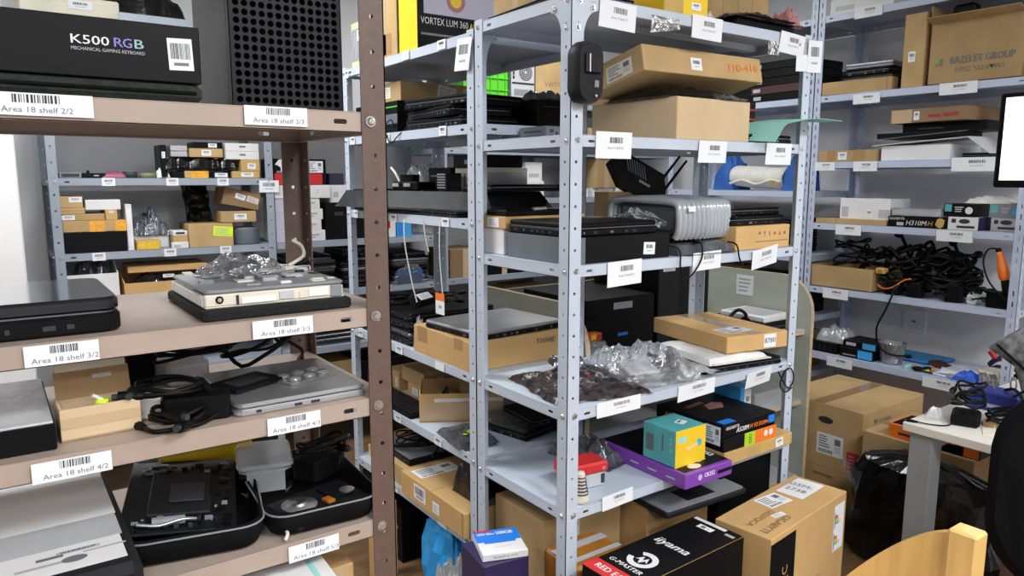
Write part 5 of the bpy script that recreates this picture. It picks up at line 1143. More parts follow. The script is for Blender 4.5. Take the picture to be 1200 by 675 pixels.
b = box('white box with red letters near the blue carton', 1.815, 1.90, 3.82, 3.98, z, .11, 'white_card', name='white_box'); b.patch('F', .2, .45, .6, .85, 'red', 'red_print')
b = box('bright blue carton near the right end of the second back bay', 1.91, 2.00, 3.82, 3.98, z, .105, 'sky_blue', name='blue_box'); b.patch('F', .05, .05, .4, .95, 'blue_bright', 'panel')
ORD = ('lowest', 'second lowest', 'third', 'fourth', 'fifth', 'sixth', 'seventh', 'eighth', 'topmost')
def heap(lbl, x0, x1, y0, z0, n, seed, words, grp):
    rnd = random.Random(seed); zz = z0
    for k in range(n):
        w_ = (x1 - x0)*rnd.uniform(.8, .98); d_ = .30; h = rnd.uniform(.018, .030)
        laptop(ORD[k] + ' ' + lbl, (x0+x1)/2 + rnd.uniform(-.01,.01), y0 + d_/2 + rnd.uniform(.0,.02), zz, w_, d_, h, rnd.uniform(-3,3), lid=rnd.choice(('black','charcoal','dark_grey','black')), base=rnd.choice(('black','charcoal','alu_dark')), ports='F', group=grp); zz += h + .001
    return zz
za = heap('old laptop in the left pile on the third back-wall shelf', 1.27, 1.55, 3.83, .8955, 8, 4, '', 'left laptop pile on back wall')
zb = heap('old laptop in the middle pile on the third back-wall shelf', 1.58, 1.86, 3.83, .8955, 9, 5, '', 'middle laptop pile on back wall')
zc = heap('old laptop in the right pile on the third back-wall shelf', 1.88, 2.13, 3.83, .8955, 7, 6, '', 'right laptop pile on back wall')
cable('cream ribbon cable sticking up from the middle laptop pile', [(1.62,3.84,zb+.004), (1.66,3.83,zb+.02), (1.72,3.83,zb+.04), (1.75,3.84,zb+.03)], .006, 'cream_plastic', plug=False)
t = thing('plastic_bag', 'pale blue plastic bag at the edge of the right laptop pile', 'bag', (1.98, 3.812, .8955)); crumple(MB(), .20, .02, .11, 'clear_film', 8).build('film', t); MB().box((-.08,-.008,0), (.08,-.006,.08), 'cloth_blue').build('seal', t)
zd = heap('dark laptop in the pile on the fourth back-wall shelf', 1.30, 1.70, 3.83, .5905, 7, 9, '', 'fourth level laptop pile')
b = box('brown carton on the fourth level of the second back bay', 1.74, 2.10, 3.83, 4.1, .5905, .16, 'card', name='carton'); b.tape('F', 'tape_clear', 'v', .5, .05)
b = box('tan carton on the lowest level of the second back bay', 1.28, 1.62, 3.83, 4.1, .2505, .24, 'card', name='carton'); b.tape('F', 'tape_clear', 'v', .5, .05)
b = box('black carton on the lowest level of the second back bay', 1.66, 2.1, 3.83, 4.1, .2505, .22, 'black_card', name='black_box'); b.patch('F', .1, .4, .6, .7, 'dark_grey', 'panel')
b = box('brown carton on the top of the second back bay', 1.30, 1.60, 3.83, 4.1, 1.8605, .18, 'card', name='carton'); b.tape('F', 'tape_clear', 'v', .5, .05)
# third and fourth back bays (seen between the near shelves)
z = 1.9855
t = thing('storage_crate', 'bright green plastic crate on the high back shelf', 'crate', (2.535, 3.98, z)); mb = MB(); w_, d_, h = .165, .14, .19
for a, b_ in (((-w_,-d_,0),(w_,-d_+.004,h)), ((-w_,d_-.004,0),(w_,d_,h)), ((-w_,-d_,0),(-w_+.004,d_,h)), ((w_-.004,-d_,0),(w_,d_,h)), ((-w_,-d_,0),(w_,d_,.004))): mb.box(a, b_, 'green')
mb.build('tub', t)
for k in range(6): MB().box((-w_ + .03 + .055*k, -d_ - .006, .01), (-w_ + .036 + .055*k, -d_, h - .01), 'green').build('rib', t)
for zz in (.05, .12, .18): MB().box((-w_,-d_ - .008, zz), (w_,-d_, zz + .008), 'green').build('rail', t)
t = thing('computer_tower', 'light grey computer tower showing its rear fan on the high back shelf', 'computer', (2.815, 3.99, z)); MB().box((-.09,-.15,0), (.09,.15,.24), 'light_grey', .003).build('case', t)
mb = MB(); c_ = V((.02, -.1505, .175))
for k in range(4): mb.lathe([(.012 + .011*k, 0), (.018 + .011*k, 0), (.018 + .011*k, .001), (.012 + .011*k, .001), (.012 + .011*k, 0)], (0,0,0), 'ink', 20, T=Matrix.Translation(c_) @ Matrix.Rotation(R(90), 4, 'X'))
mb.build('fan_grille', t)
MB().box((-.085,-.1512,.10), (.085,-.1503,.112), 'ink').build('slot', t); MB().box((-.07,-.1512,.03), (.06,-.1503,.07), 'mid_grey').build('plate', t)
for k in range(3): MB().box((-.08,-.1512,.13 + .025*k), (-.065,-.1503,.15 + .025*k), 'ink').build('socket', t)
b = box('big brown carton marked with pen on the high back shelf', 2.93, 3.32, 3.86, 4.15, z, .30, 'card', name='carton'); b.letter('F', 'Vertical', .40, .42, .055, 'crease', a=6, shear=.2); b.sticker('F', .12, .1, .05, .05, 'lines'); b.sticker('F', .42, .12, .05, .05, 'lines')
coil('bunch of dark cables in front of the big brown carton', 3.20, 3.83, z + .004, .05, 6, .005, 7, .25, .08)
b = box('dark carton on the high shelf in the far corner', 3.40, 3.8, 3.85, 4.15, z, .22, 'card_dark', name='carton'); b.tape('F', 'tape_clear', 'v', .5, .05)
z = 1.6805
for k, (x0, x1, h, m_) in enumerate(((2.26, 2.50, .15, 'card'), (2.52, 2.80, .12, 'black_card'), (2.82, 3.1, .17, 'card_dark'), (3.25, 3.5, .16, 'card'), (3.55, 3.85, .13, 'black_card'))):
    b = box(('tan', 'black', 'dark brown', 'light brown', 'glossy black')[k] + ' carton on the upper middle back shelf', x0, x1, 3.83, 4.1, z, h, m_, name='carton'); b.tape('F', 'tape_clear', 'v', .5, .04); b.sticker('F', .75, .6, .05, .04, 'mini')
z = 1.3755
for k, (x0, x1, h, m_, lb) in enumerate(((2.26, 2.40, .13, 'black_card', 'black carton left of the purple one'), (2.66, 2.705, .12, 'purple', 'narrow purple box'), (2.71, 2.82, .20, 'lilac', 'pale lilac carton'), (2.83, 2.98, .11, 'white_card', 'white carton'), (3.24, 3.36, .06, 'white_card', 'low white carton'), (3.62, 3.80, .16, 'white_card', 'tall white carton with grey print'))):
    b = box(lb + ' on the middle back shelf', x0, x1, 3.83, 4.05, z, h, m_, name='product_box'); b.patch('F', .15, .55, .7, .8, 'light_grey', 'print')
b = box('upper white carton stacked on the middle back shelf', 2.835, 2.97, 3.84, 4.04, z + .1105, .12, 'white_card', name='product_box'); b.patch('F', .2, .2, .8, .4, 'light_grey', 'print')
b = box('brown carton on two flat white boxes on the middle back shelf', 3.40, 3.66 - .045, 3.82, 4.12, z + .062, .20, 'card', name='carton', rz=6); b.tape('F', 'tape_clear', 'v', .5, .05)
for k in range(2): b = box(('lower', 'upper')[k] + ' flat white box under the brown carton on the middle back shelf', 3.41, 3.60, 3.84, 4.1, z + .031*k, .030, 'white_card', name='product_box'); b.sticker('F', .2, .5, .05, .02, 'mini')
for zz, s_ in ((.9005, 3), (.5905, 4), (.2505, 5)):
    rnd = random.Random(s_); x = 2.26; ci = 0
    while x < 3.95:
        w_ = rnd.uniform(.2, .32); h = rnd.uniform(.12, .22)
        if not (3.10 - w_ < x < 3.23) and x + w_ < 4.10:
            ci += 1; b = box('%s taped carton counting from the lilac stack %s the back wall' % (('first', 'second', 'third', 'fourth', 'fifth', 'sixth', 'seventh', 'eighth')[ci - 1], {3: 'on the waist-high shelf at', 4: 'on the knee-high shelf at', 5: 'on the lowest shelf at'}[s_]), x, x + w_, 3.83, 4.1, zz, h, rnd.choice(('card', 'card_dark', 'black_card')), name='carton', group='cartons along the back wall'); b.tape('F', 'tape_clear', 'v', .5, .04)
        x += w_ + .02

# ================================================================ low wooden bookcase behind the middle unit
BX0, BX1, BY0, BY1, BH = 1.672, 3.055, 1.905, 2.56, 1.055
BC = thing('bookcase', 'low pale wooden bookcase with rounded green-grey side panels', 'bookcase', (BX0, BY0, 0))
W_, D_ = BX1 - BX0, BY1 - BY0
prof = [(D_, 0), (D_, BH), (.16, BH)] + [(.16 - .16*sin(R(a)), BH - .17 + .17*cos(R(a))) for a in (15, 30, 45, 60, 75, 90)] + [(0, 0)]
for x in (0, W_ - .022):
    o_ = MB().prism(prof, (x + .001, 0, 0), (0,1,0), (0,0,1), .020, 'board_green').build('side_panel', BC)
    e = MB(); P = prof[1:]; P = [V((x + .011, y, z_)) for y, z_ in P]
    for i in range(len(P) - 1):
        d = (P[i+1] - P[i]); n_ = V((0, -d.z, d.y)).normalized()*.0008
        e.add([P[i] + V((-.011,0,0)) - n_, P[i] + V((.011,0,0)) - n_, P[i+1] + V((.011,0,0)) - n_, P[i+1] + V((-.011,0,0)) - n_], [(0,1,2,3)], 'wood_pale')
    e.build('edge_band', o_)
for zz in (.09, .455, .79): 
    s_ = MB().box((.0215, .03, zz), (W_ - .0225, D_ - .012, zz + .022), 'light_grey').build('shelf_board', BC); MB().box((.0215, .0285, zz), (W_ - .0225, .0298, zz + .022), 'wood_pale').build('edge_band', s_)
MB().box((.0215, D_ - .011, .03), (W_ - .0225, D_ - .002, BH - .02), 'board_green').build('back_panel', BC)
MB().box((.70, .05, .115), (.72, D_ - .012, .787), 'board_green').build('divider', BC)
mb = MB(); sticker_geo(mb, V((W_ - .0224, .42, .93)), V((0, -.10, 0)), V((0, 0, .10)), 'lines', ''); mb.build('paper_list', BC)
z = .8125
b = box('large black computer box on the bookcase behind the bagged device', 1.80, 2.16, 2.05, 2.45, z, .235, 'black', name='computer_box'); b.patch('F', .45, .35, .6, .4, 'blue_bright', 'blue_light'); b.sticker('F', .52, .86, .10, .026, 'lines', mat='light_grey')
b = box('tall black tower beside the large black box on the bookcase', 2.19, 2.50, 2.06, 2.45, z, .36, 'black_card', name='computer_tower', cat='computer'); b.sticker('F', .2, .90, .07, .02, 'lines'); b.patch('F', .02, .02, .4, .96, 'charcoal', 'door')
t = thing('storage_jar', 'clear round jar with a grey lid on the bookcase near the grey post', 'jar', (1.785, 2.0, z)); MB().lathe([(0,.001),(.048,.001),(.05,.01),(.05,.085),(.047,.085),(.047,.012),(0,.012)], (0,0,0), 'clear_plastic', 24).build('jar', t); MB().lathe([(.0,.010),(.044,.010),(.044,.03),(0,.032)], (0,0,0), 'cream_plastic', 20).build('contents', t); MB().lathe([(.052,.082),(.053,.09),(.05,.096),(0,.097)], (0,0,0), 'clear_plastic', 24).build('lid', t)
b = box('small orange and red carton on the lid of the clear jar', 1.765, 1.82, 1.985, 2.025, z + .098, .026, 'orange', name='orange_box'); b.patch('F', .55, .1, .98, .9, 'red', 'red_panel'); b.patch('F', .1, .2, .45, .8, 'yellow', 'print')
t = thing('headset', 'black headset on the bookcase shelf beside the white box', 'headset', (2.76, 2.10, z)); MB().tube([(-.06,0,.03), (-.055,0,.07), (0,0,.095), (.055,0,.07), (.06,0,.03)], .008, 'black', 8).build('headband', t)
for x in (-.062, .062): MB().cyl((x - .012,0,.03), (x + .012,0,.03), .028, 'black', n=16).build('ear_cup', t)
b = box('orange marker carton on the bookcase behind the carton marked 8780', 2.60, 2.69, 2.10, 2.16, z, .045, 'orange', name='orange_box'); b.patch('F', .1, .3, .9, .7, 'red', 'print'); b = box('green circuit carton in front of the black headset', 2.665, 2.72, 2.0, 2.05, z, .035, 'pcb', name='circuit_block'); b.patch('F', .1, .2, .9, .6, 'lime', 'print')
b = box('black player under the white plastic case on the bookcase', 2.80, 3.02, 2.0, 2.30, z, .040, 'black', name='media_player', cat='player'); b.patch('F', .1, .3, .9, .5, 'dark_grey', 'slot'); b = box('white plastic case on the black player', 2.82, 3.01, 2.0, 2.25, z + .0405, .030, 'white_plastic', name='white_case', cat='case', bev=.006); b.patch('T', .1, .1, .9, .9, 'light_grey', 'lid_inset')
t = thing('paper_stack', 'loose white paper sheets on the bookcase shelf', 'paper', (2.66, 1.975, z), 12)
for k in range(4): MB().box((-.10,-.035,.0012*k), (.10,.035,.0012*k + .001), 'paper', T=Matrix.Rotation(R(4*k), 4, 'Z')).build('sheet', t)
b = box('clear plastic carton on the lower bookcase shelf', 2.75, 3.0, 1.98, 2.3, .4775, .06, 'milk_film', name='clear_case', cat='case', body='tub'); rplate(MB(), .255, .325, .056, .064, .01, 'milk_film').build('lid', b.root)
# ================================================================ on the right wall unit (its front looks towards -x)
z = 2.3725
b = box('white foam carton on the top of the right wall unit', 3.82, 4.15, 2.05, 2.40, z, .08, 'white_card', name='white_box'); b.patch('L', .1, .2, .4, .5, 'light_grey', 'print')
z = 1.9505
b = box('low flat brown carton lying along the shelf edge', 3.806, 3.875, 2.03, 2.405, z, .068, 'card', name='flat_carton', rz=3); b.patch('L', .93, 0, .94, 1, 'crease', 'fold')
for k in range(5): laptop(('lowest', 'second', 'third', 'fourth', 'topmost')[k] + ' dark laptop piled behind the low brown carton', 4.05, 2.22, z + .0335*k, .30, .34 - .02*k, .032, (2, -3, 1, -2, 5)[k], lid=('black', 'black', 'charcoal', 'black', 'silver')[k], base=('black', 'black', 'black', 'black', 'alu_dark')[k], ports='L')
b = box('tall narrow brown carton standing beside the lettered carton', 3.812, 4.12, 1.875, 1.980, z, .355, 'card', name='tall_carton'); b.sticker('L', .42, .42, .034, .05, 'mini')
b = open_box('open brown carton lettered BAZELET GROUP with raised flaps', 3.812, 4.20, 1.445, 1.848, z, .285, 'card', t=.005, flaps=(('L', .075, 74), ('B', .09, 6), ('R', .09, -6)), name='open_carton')
b.letter('L', 'BAZELET GROUP', .58, .37, .046, 'ink_grey', fit=.275, bold=.03); b.letter('L', '\u05de\u05d9\u05e0\u05e4\u05d1 \u05e8\u05d1\u05db \u05e2\u05d3\u05d9\u05de\u05d4', .56, .215, .034, 'ink_grey', fit=.21)
for i in range(2):
    for j in range(2): b.patch('L', .075 + .045*i, .30 + .065*j, .110 + .045*i, .350 + .065*j, 'green' if (i, j) == (0, 1) else ('ink_grey' if i else 'crease'), 'logo_square')
t = thing('webcam_stand', 'black gadget sticking out of the lettered open carton', 'gadget', (3.95, 1.72, z + .0055)); MB().cyl((0,0,0), (-.04,.03,.30), .02, 'black', n=10).build('stem', t); MB().box((-.075,-.03,.28), (-.005,.07,.37), 'black', .012).build('head', t); MB().cyl((-.078,.02,.32), (-.070,.02,.32), .02, 'charcoal', n=14).build('lens', t)
z = 1.5925
b = box('flat taped brown carton at the left end of the middle right shelf', 3.808, 4.0, 2.075, 2.405, z, .060, 'card', name='flat_carton'); b.sticker('L', .42, .5, .05, .04, 'mini'); b.patch('L', .15, 0, .3, 1, 'tape_brown', 'tape'); b.patch('L', .6, 0, .8, 1, 'tape_brown', 'tape')
b = box('white corrugated carton flattened under the black trays', 3.82, 4.15, 1.72, 2.06, z, .075, 'white_card', name='white_box')
t = thing('cardboard_sheet', 'creased white cardboard sheet folded over the shelf edge', 'cardboard', (3.86, 1.80, z + .0755)); mb = MB(); mb.slab((-.06,.30,.0), (0,-.46,.028), (.20,0,.0), .003, 'white_card'); mb.slab((-.06,-.16,.029), (0,-.10,-.08), (.14,-.03,.0), .003, 'white_card'); mb.build('sheet', t); MB().slab((-.06,.30,.031), (.0,-.46,.028), (.004,0,0), .001, 'light_grey').build('crease_line', t)
b = box('thin black tray with upturned rim on the white carton', 3.84, 4.10, 1.70, 2.10, z + .112, .028, 'black', name='black_tray', cat='tray'); b.patch('L', 0, .85, 1, 1, 'charcoal', 'rim')
b = box('black device under the taped carton', 3.90, 4.16, 1.60, 2.0, z + .1405, .046, 'black', name='black_device', cat='device'); b.patch('L', .2, .3, .5, .5, 'dark_grey', 'slot')
b = box('scuffed brown carton with clear tape on the black device', 3.83, 4.18, 1.645, 2.025, z + .187, .066, 'card_dark', name='taped_carton', rz=-4); b.sticker('L', .36, .5, .028, .042, 'mini'); b.patch('L', .02, .0, .3, 1, 'tape_clear', 'tape'); b.dash('L', .60, .42, .06, .014, 'red_dark', a=-3); b.dash('L', .80, .44, .07, .016, 'red_dark', a=4)
laptop('black laptop at the right end of the middle right shelf', 4.0, 1.545, z, .30, .28, .03, ports='L')
z = 1.2565
b = box('thin tan carton under the white box', 3.81, 4.08, 2.0, 2.402, z, .026, 'card', name='flat_carton'); b.patch('L', .3, 0, .31, 1, 'crease', 'fold')
b = box('white product box with silver seals on the thin tan carton', 3.85, 4.05, 2.005, 2.285, z + .0265, .112, 'white_card', name='white_box'); b.sticker('L', .60, .3, .035, .04, 'mini'); b.patch('L', .04, .1, .18, .6, 'light_grey', 'seal'); b.patch('L', .78, .1, .98, .5, 'light_grey', 'seal')
b = box('black and gold motherboard box lettered H310M-H', 3.81, 4.02, 1.705, 1.992, z, .055, 'black_card', name='motherboard_box'); b.letter('L', 'GIGABYTE', .16, .76, .017, 'white_card'); b.letter('L', 'H310M', .50, .40, .034, 'white_card', shear=.2); b.letter('L', '-H', .72, .40, .034, 'gold_card', shear=.2); b.shape('L', .90, .5, [(cos(2*pi*k/9)*(.5 if k % 2 else .38), sin(2*pi*k/9)*.5) for k in range(9)], .05, 'gold_card', name='gold_swirl'); b.patch('L', .16, .15, .28, .45, 'light_grey', 'badge')
b = box('clear plastic box on the black and gold motherboard box', 3.83, 4.0, 1.74, 1.985, z + .0555, .036, 'clear_plastic', name='clear_case', cat='case', body='tub'); rplate(MB(), .175, .25, .034, .040, .006, 'clear_plastic').build('lid', b.root)
for k, (y0, y1, zz, x0) in enumerate(((1.562, 1.698, 0, 3.808), (1.585, 1.725, .0625, 3.815), (1.412, 1.53, 0, 3.86), (1.405, 1.54, .0625, 3.86))):
    lb = ('white and purple card reader box beside the black and gold box', 'black and teal disk box on the white and purple box', 'grey white card reader box next to the post', 'grey teal disk box on top near the post')[k]
    b = box(lb, x0, x0 + .16, y0, y1, z + zz, .062, ('white_card', 'black_card', 'light_grey', 'mid_grey')[k], name='small_box')
    if k % 2 == 0: b.patch('L', .12, .55, .27, .85, 'ink', 'logo_block'); b.shape('L', .55, .68, [(cos(2*pi*q/16)*.5, sin(2*pi*q/16)*.22) for q in range(16)], .05, 'ink', name='oval_mark'); b.dash('L', .6, .25, .08, .011, 'ink'); b.patch('F', 0, 0, 1, 1, 'purple_dark', 'purple_side')
    else: b.patch('L', .04, .4, .26, .95, 'teal', 'teal_corner'); b.dash('L', .5, .74, .04, .005, 'light_grey'); b.dash('L', .48, .58, .03, .005, 'light_grey'); b.dash('L', .48, .42, .03, .005, 'light_grey'); b.shape('L', .82, .5, [(cos(2*pi*q/16)*.5, sin(2*pi*q/16)*.5) for q in range(16)], .034, 'white_card' if k == 1 else 'sky_blue', name='round_mark')
t = thing('glove', 'crumpled cream cloth glove on top of the disk boxes', 'glove', (3.92, 1.56, z + .1265)); crumple(MB(), .10, .20, .030, 'cloth_white', 5, 16, 12, .4).build('cloth', t); MB().tube([(-.04,-.1,.006), (0,-.105,.008), (.04,-.1,.006)], .004, 'cloth_white', 5).build('cuff', t)
z = .8985
b = open_box('brown carton of black cables at the left end of the right shelf', 3.81, 4.10, 2.055, 2.412, z, .122, 'card', t=.005); b.patch('L', .985, 0, 1, 1, 'card_warm', 'corner')
coil('black cable heaped inside the brown carton', 3.95, 2.25, z + .05, .10, 6, .006, 3, .8, .07)
coil('black cable spilling over the rim of the carton', 3.95, 2.14, z + .10, .085, 4, .006, 4, .7, .05)
for k, (y, r, s_, hh) in enumerate(((1.98, .07, 11, .10), (1.90, .085, 12, .11), (1.82, .085, 13, .10), (1.75, .08, 14, .10), (1.68, .06, 15, .09), (1.86, .10, 16, .06), (1.72, .09, 17, .05), (1.63, .05, 18, .06))):
    coil('black cable in the big tangle on the right shelf', 3.92 + .03*(k % 3), y, z + .004, r, 7, .0085, s_, .85, hh*.72, group='tangled black cables on the right shelf')
for k, (y, h) in enumerate(((1.96, .075), (1.85, .06), (1.66, .085))): adapter(('first black power brick buried in the cable tangle by the carton', 'flat black power brick in the middle of the cable tangle', 'tall black power brick at the end of the cable tangle')[k], 3.86, y, z, .07, .075, h, 5*k, 'black', wire=False, sticker=None)
cable('orange wire curling out of the cable tangle', [(3.83,2.03,z+.045), (3.815,1.99,z+.03), (3.81,1.94,z+.045), (3.815,1.89,z+.085), (3.83,1.86,z+.095)], .0035, 'orange', plug=False)
t = thing('connector', 'yellow connector block at the carton end of the tangle', 'connector', (3.84, 2.02, z + .105)); MB().box((-.02,-.025,0), (.02,.025,.03), 'gold_card', .004).build('block', t); MB().box((-.021,-.01,.008), (-.019,.01,.02), 'amber').build('slot', t)
t = thing('headset', 'black headset arching over the cable tangle', 'headset', (3.93, 1.715, z + .09)); MB().tube([(0,.095,.0), (0,.09,.08), (0,.05,.135), (0,-.01,.145), (0,-.06,.125), (0,-.085,.07)], .012, 'black_matte', 8).build('headband', t)
for y in (.095, -.085): MB().cyl((-.018,y,.0), (.018,y,.0), .04, 'black_matte', n=16).build('ear_cup', t)
cable('thin black wire standing in a loop above the tangle', [(3.88,1.85,z+.10), (3.88,1.86,z+.19), (3.88,1.82,z+.235), (3.88,1.78,z+.20), (3.88,1.775,z+.12)], .004, plug=False)
adapter('black power adapter with a perforated side by the right post', 3.86, 1.46, z, .075, .10, .075, 0, 'black', wire=False, sticker=None); b = Bx(thing('socket_block', 'white socket block between the adapters on the right shelf', 'socket', (3.86, 1.575, z)), .05, .045, .05); MB().box((-.025,-.022,0), (.025,.022,.05), 'white_plastic', .008).build('body', b.root); MB().cyl((-.0255,0,.028), (-.0248,0,.028), .012, 'light_grey', n=12).build('socket', b.root)
coil('black mains lead on the shelf in front of the adapters', 3.87, 1.545, z + .006, .06, 3, .005, 19, .6, .04)
cable('black mains lead hanging from the right shelf down to the blue mat', [(3.80,1.93,z+.03), (3.79,1.935,z-.01), (3.788,1.96,z-.08), (3.79,2.0,z-.18), (3.81,1.99,z-.28), (3.84,1.94,z-.318), (3.86,1.88,z-.318)], .005, plug=True)
t = thing('heat_gun', 'orange handled tool with a black lead leaning by the right post', 'tool', (3.835, 1.418, z + .077), 0, rx=-16); MB().cyl((0,0,0), (0,0,.06), .024, 'black', r1=.02, n=14).build('base', t); MB().lathe([(.018,.06),(.026,.075),(.024,.12),(.013,.18),(.013,.195),(0,.197)], (0,0,0), 'orange', 18).build('handle', t); MB().cyl((0,0,.195), (0,.004,.212), .012, 'black', n=12).build('cap', t); MB().tube([(0,.004,.21), (-.01,.04,.215), (-.015,.07,.16), (-.02,.06,.06), (-.03,-.0,-.04)], .004, 'rubber', 6).build('cord', t)
z = .5205
b = box('black network card box with blue labels on the lowest right shelf', 3.83, 4.0, 2.03, 2.22, z, .055, 'black_card', name='card_box'); b.patch('L', .55, .1, .98, .9, 'sky_blue', 'blue_label'); b.patch('L', .1, .2, .5, .35, 'mid_grey', 'strip')
b = box('second black card box with a blue label on the first', 3.84, 4.0, 2.02, 2.21, z + .0555, .04, 'black_card', name='card_box'); b.patch('L', .6, .1, .98, .9, 'sky_blue', 'blue_label'); b.patch('L', .1, .3, .4, .7, 'light_grey', 'print')
b = box('black graphics card with ridged shroud at the left of the lowest right shelf', 3.83, 4.02, 2.24, 2.40, z, .06, 'black', name='graphics_card', cat='graphics card'); 
for k in range(4): b.patch('L', .1 + .2*k, .2, .2 + .2*k, .8, 'charcoal', 'ridge')
bag('clear plastic bag on the black graphics card', 3.93, 2.30, z + .0605, .15, .18, .07, 'milk_film', seed=33)
t = thing('cutting_mat', 'blue folder lying at the back of the lowest right shelf', 'folder', (4.10, 1.98, z)); MB().box((-.10,-.20,0), (.12,.10,.012), 'cloth_blue', .003).build('cover', t); MB().box((-.098,-.198,.012), (.118,.098,.016), 'sky_blue').build('sheet', t)
t = thing('plastic_cup', 'clear plastic cup of cream bits on the lowest right shelf', 'cup', (3.90, 1.965, z)); MB().lathe([(0,.001),(.052,.001),(.056,.02),(.068,.108),(.071,.112),(.066,.112),(.053,.015),(0,.012)], (0,0,0), 'clear_plastic', 26).build('cup', t); mb = MB(); rnd = random.Random(2)
for k in range(60): a, r_ = rnd.uniform(0, 6.28), .045*sqrt(rnd.random()); x, y, zz = cos(a)*r_, sin(a)*r_, rnd.uniform(.014, .034); mb.box((x-.007,y-.006,zz), (x+.007,y+.006,zz+.008), rnd.choice(('cream_plastic', 'paper_warm', 'white_plastic')), .002)
o_ = mb.build('bits', t); o_['kind'] = 'stuff'
for k, (y, x, c_, lb) in enumerate(((1.86, 3.86, 'aqua', 'turquoise'), (1.83, 3.90, 'yellow', 'yellow'), (1.80, 3.88, 'pink', 'pink'), (1.79, 3.93, 'sky_blue', 'blue'), (1.765, 3.87, 'fluo', 'lime'), (1.755, 3.91, 'orange', 'orange'))):
    t = thing('wire_connector', lb + ' plastic clip in the pile beside the clear cup', 'clip', (x, y, z), 40*k); MB().box((-.022,-.008,0), (.022,.008,.018), c_, .004).build('body', t); MB().cyl((.02,0,.009), (.035,0,.014), .005, c_, n=8).build('prong', t)
coil('short black lead curled in front of the coloured clips', 3.84, 1.795, z + .003, .03, 2, .005, 23, .8, .006)
t = thing('pouch', 'brown leather pouch behind the coloured clips', 'pouch', (4.02, 1.78, z)); crumple(MB(), .07, .10, .032, 'maroon', 12, 12, 10, .15).build('body', t); MB().box((-.03,-.053,.004), (.03,-.047,.016), 'black').build('flap', t)
t = thing('paper_stack', 'white leaflets lying on the lowest right shelf', 'paper', (4.0, 1.665, z), 15)
for k in range(3): MB().box((-.11,-.08,.004*k), (.11,.08,.004*k + .003), 'paper', T=Matrix.Rotation(R(6*k - 6), 4, 'Z')).build('sheet', t)
t = thing('screwdriver', 'thin steel screwdriver in front of the white leaflets', 'screwdriver', (3.83, 1.70, z + .006), 85); MB().cyl((-.09,0,0), (.02,0,0), .0025, 'zinc', n=8).build('shaft', t); MB().cyl((.02,0,0), (.09,0,0), .006, 'dark_grey', n=10).build('handle', t)
t = thing('cloth', 'crumpled blue cloth in clear film near the food tub', 'cloth', (3.86, 1.57, z)); crumple(MB(), .10, .11, .035, 'blue', 9, 14, 12, .4).build('cloth', t); MB().grid(5, 5, lambda a, b_: (-.05 + .06*a, .02 + .07*b_, .01 + .03*(1 - b_)*abs(nz(a*3, b_*3, 1)) + .004), 'clear_film', False).build('film', t)
b = box('clear food tub with a cream lid on the lowest right shelf', 3.83, 3.95, 1.395, 1.515, z, .055, 'clear_plastic', name='food_tub', cat='tub', bev=.012, body='tub'); rplate(MB(), .125, .126, .055, .068, .02, 'cream_plastic', edge=.004).build('lid', b.root)
t = thing('belt', 'dark blue strap with a red tip behind the food tub', 'strap', (4.02, 1.46, z)); MB().tube([(0,.08,.06), (-.01,.04,.10), (0,-.02,.11), (.01,-.09,.08)], .016, 'navy', 8, flat=.5).build('strap', t); MB().cyl((-.01,.05,.10), (-.015,.075,.135), .014, 'red', n=10).build('tip', t); MB().box((-.04,-.08,0), (.05,.07,.06), 'black', .01).build('roll', t)

# ================================================================ desk, chairs and floor on the right
D = thing('desk', 'white topped desk with square grey legs', 'desk', (2.34, -.35, 0))
MB().box((0,0,.700), (1.15,1.478,.730), 'desk_white', .003).build('top', D)
for x, y in ((.015, 1.39), (1.07, 1.39), (.015, .02), (1.07, .02)): MB().box((x, y, 0), (x + .07, y + .07, .6995), 'desk_leg', .003).build('leg', D)
MB().box((.085,1.41,.64), (1.07,1.44,.6995), 'desk_leg').box((.085,.04,.64), (1.07,.07,.6995), 'desk_leg').build('rail', D)
z = .7305
t = thing('multimeter', 'black gadget with wound black leads near the desk corner', 'gadget', (2.49, 1.005, z), 20); MB().box((-.055,-.04,0), (.055,.04,.035), 'black', .008).build('body', t); MB().cyl((0,0,.035), (0,0,.042), .018, 'charcoal', n=14).build('dial', t)
coil('black test leads wound over the gadget on the desk', 2.50, 1.00, z + .043, .05, 5, .0042, 61, .75, .03)
coil('black leads lying loose across the desk', 2.55, .93, z + .004, .06, 4, .0042, 62, .5, .02)
cable('thin black wire lying towards the desk corner', [(2.36,1.09,z+.004), (2.37,1.06,z+.003), (2.39,1.03,z+.003), (2.42,1.02,z+.003), (2.45,1.03,z+.004)], .0022, plug=True)
t = thing('putty_lump', 'lump of white tissue on the desk corner', 'tissue', (2.475, 1.092, z)); crumple(MB(), .05, .04, .028, 'white_plastic', 6, 10, 10, .4).build('lump', t); MB().tube([(-.02,.0,.01), (.0,.01,.026), (.02,0,.02)], .004, 'white_plastic', 5).build('fold', t)
b = box('blue tool box with white lettering and steel tweezers on the desk', 2.68, 2.78, .93, 1.085, z, .065, 'blue_ink', name='tool_box', bev=.006); b.dash('L', .6, .3, .06, .012, 'lilac')
for k, (y, lb) in enumerate(((1.05, 'first pair of steel tweezers in the blue tool box'), (1.02, 'second pair of steel tweezers in the blue tool box'), (.965, 'third pair of steel tweezers standing apart in the blue tool box'))):
    t = thing('tweezers', lb, 'tweezers', (2.72, y, z + .0655)); MB().tube([(0,0,0), (0,.008,.035), (0,.002,.055)], .0028, 'zinc', 6).build('arm', t); MB().tube([(0,-.004,0), (0,-.010,.035), (0,-.002,.055)], .0028, 'zinc', 6).build('arm', t)
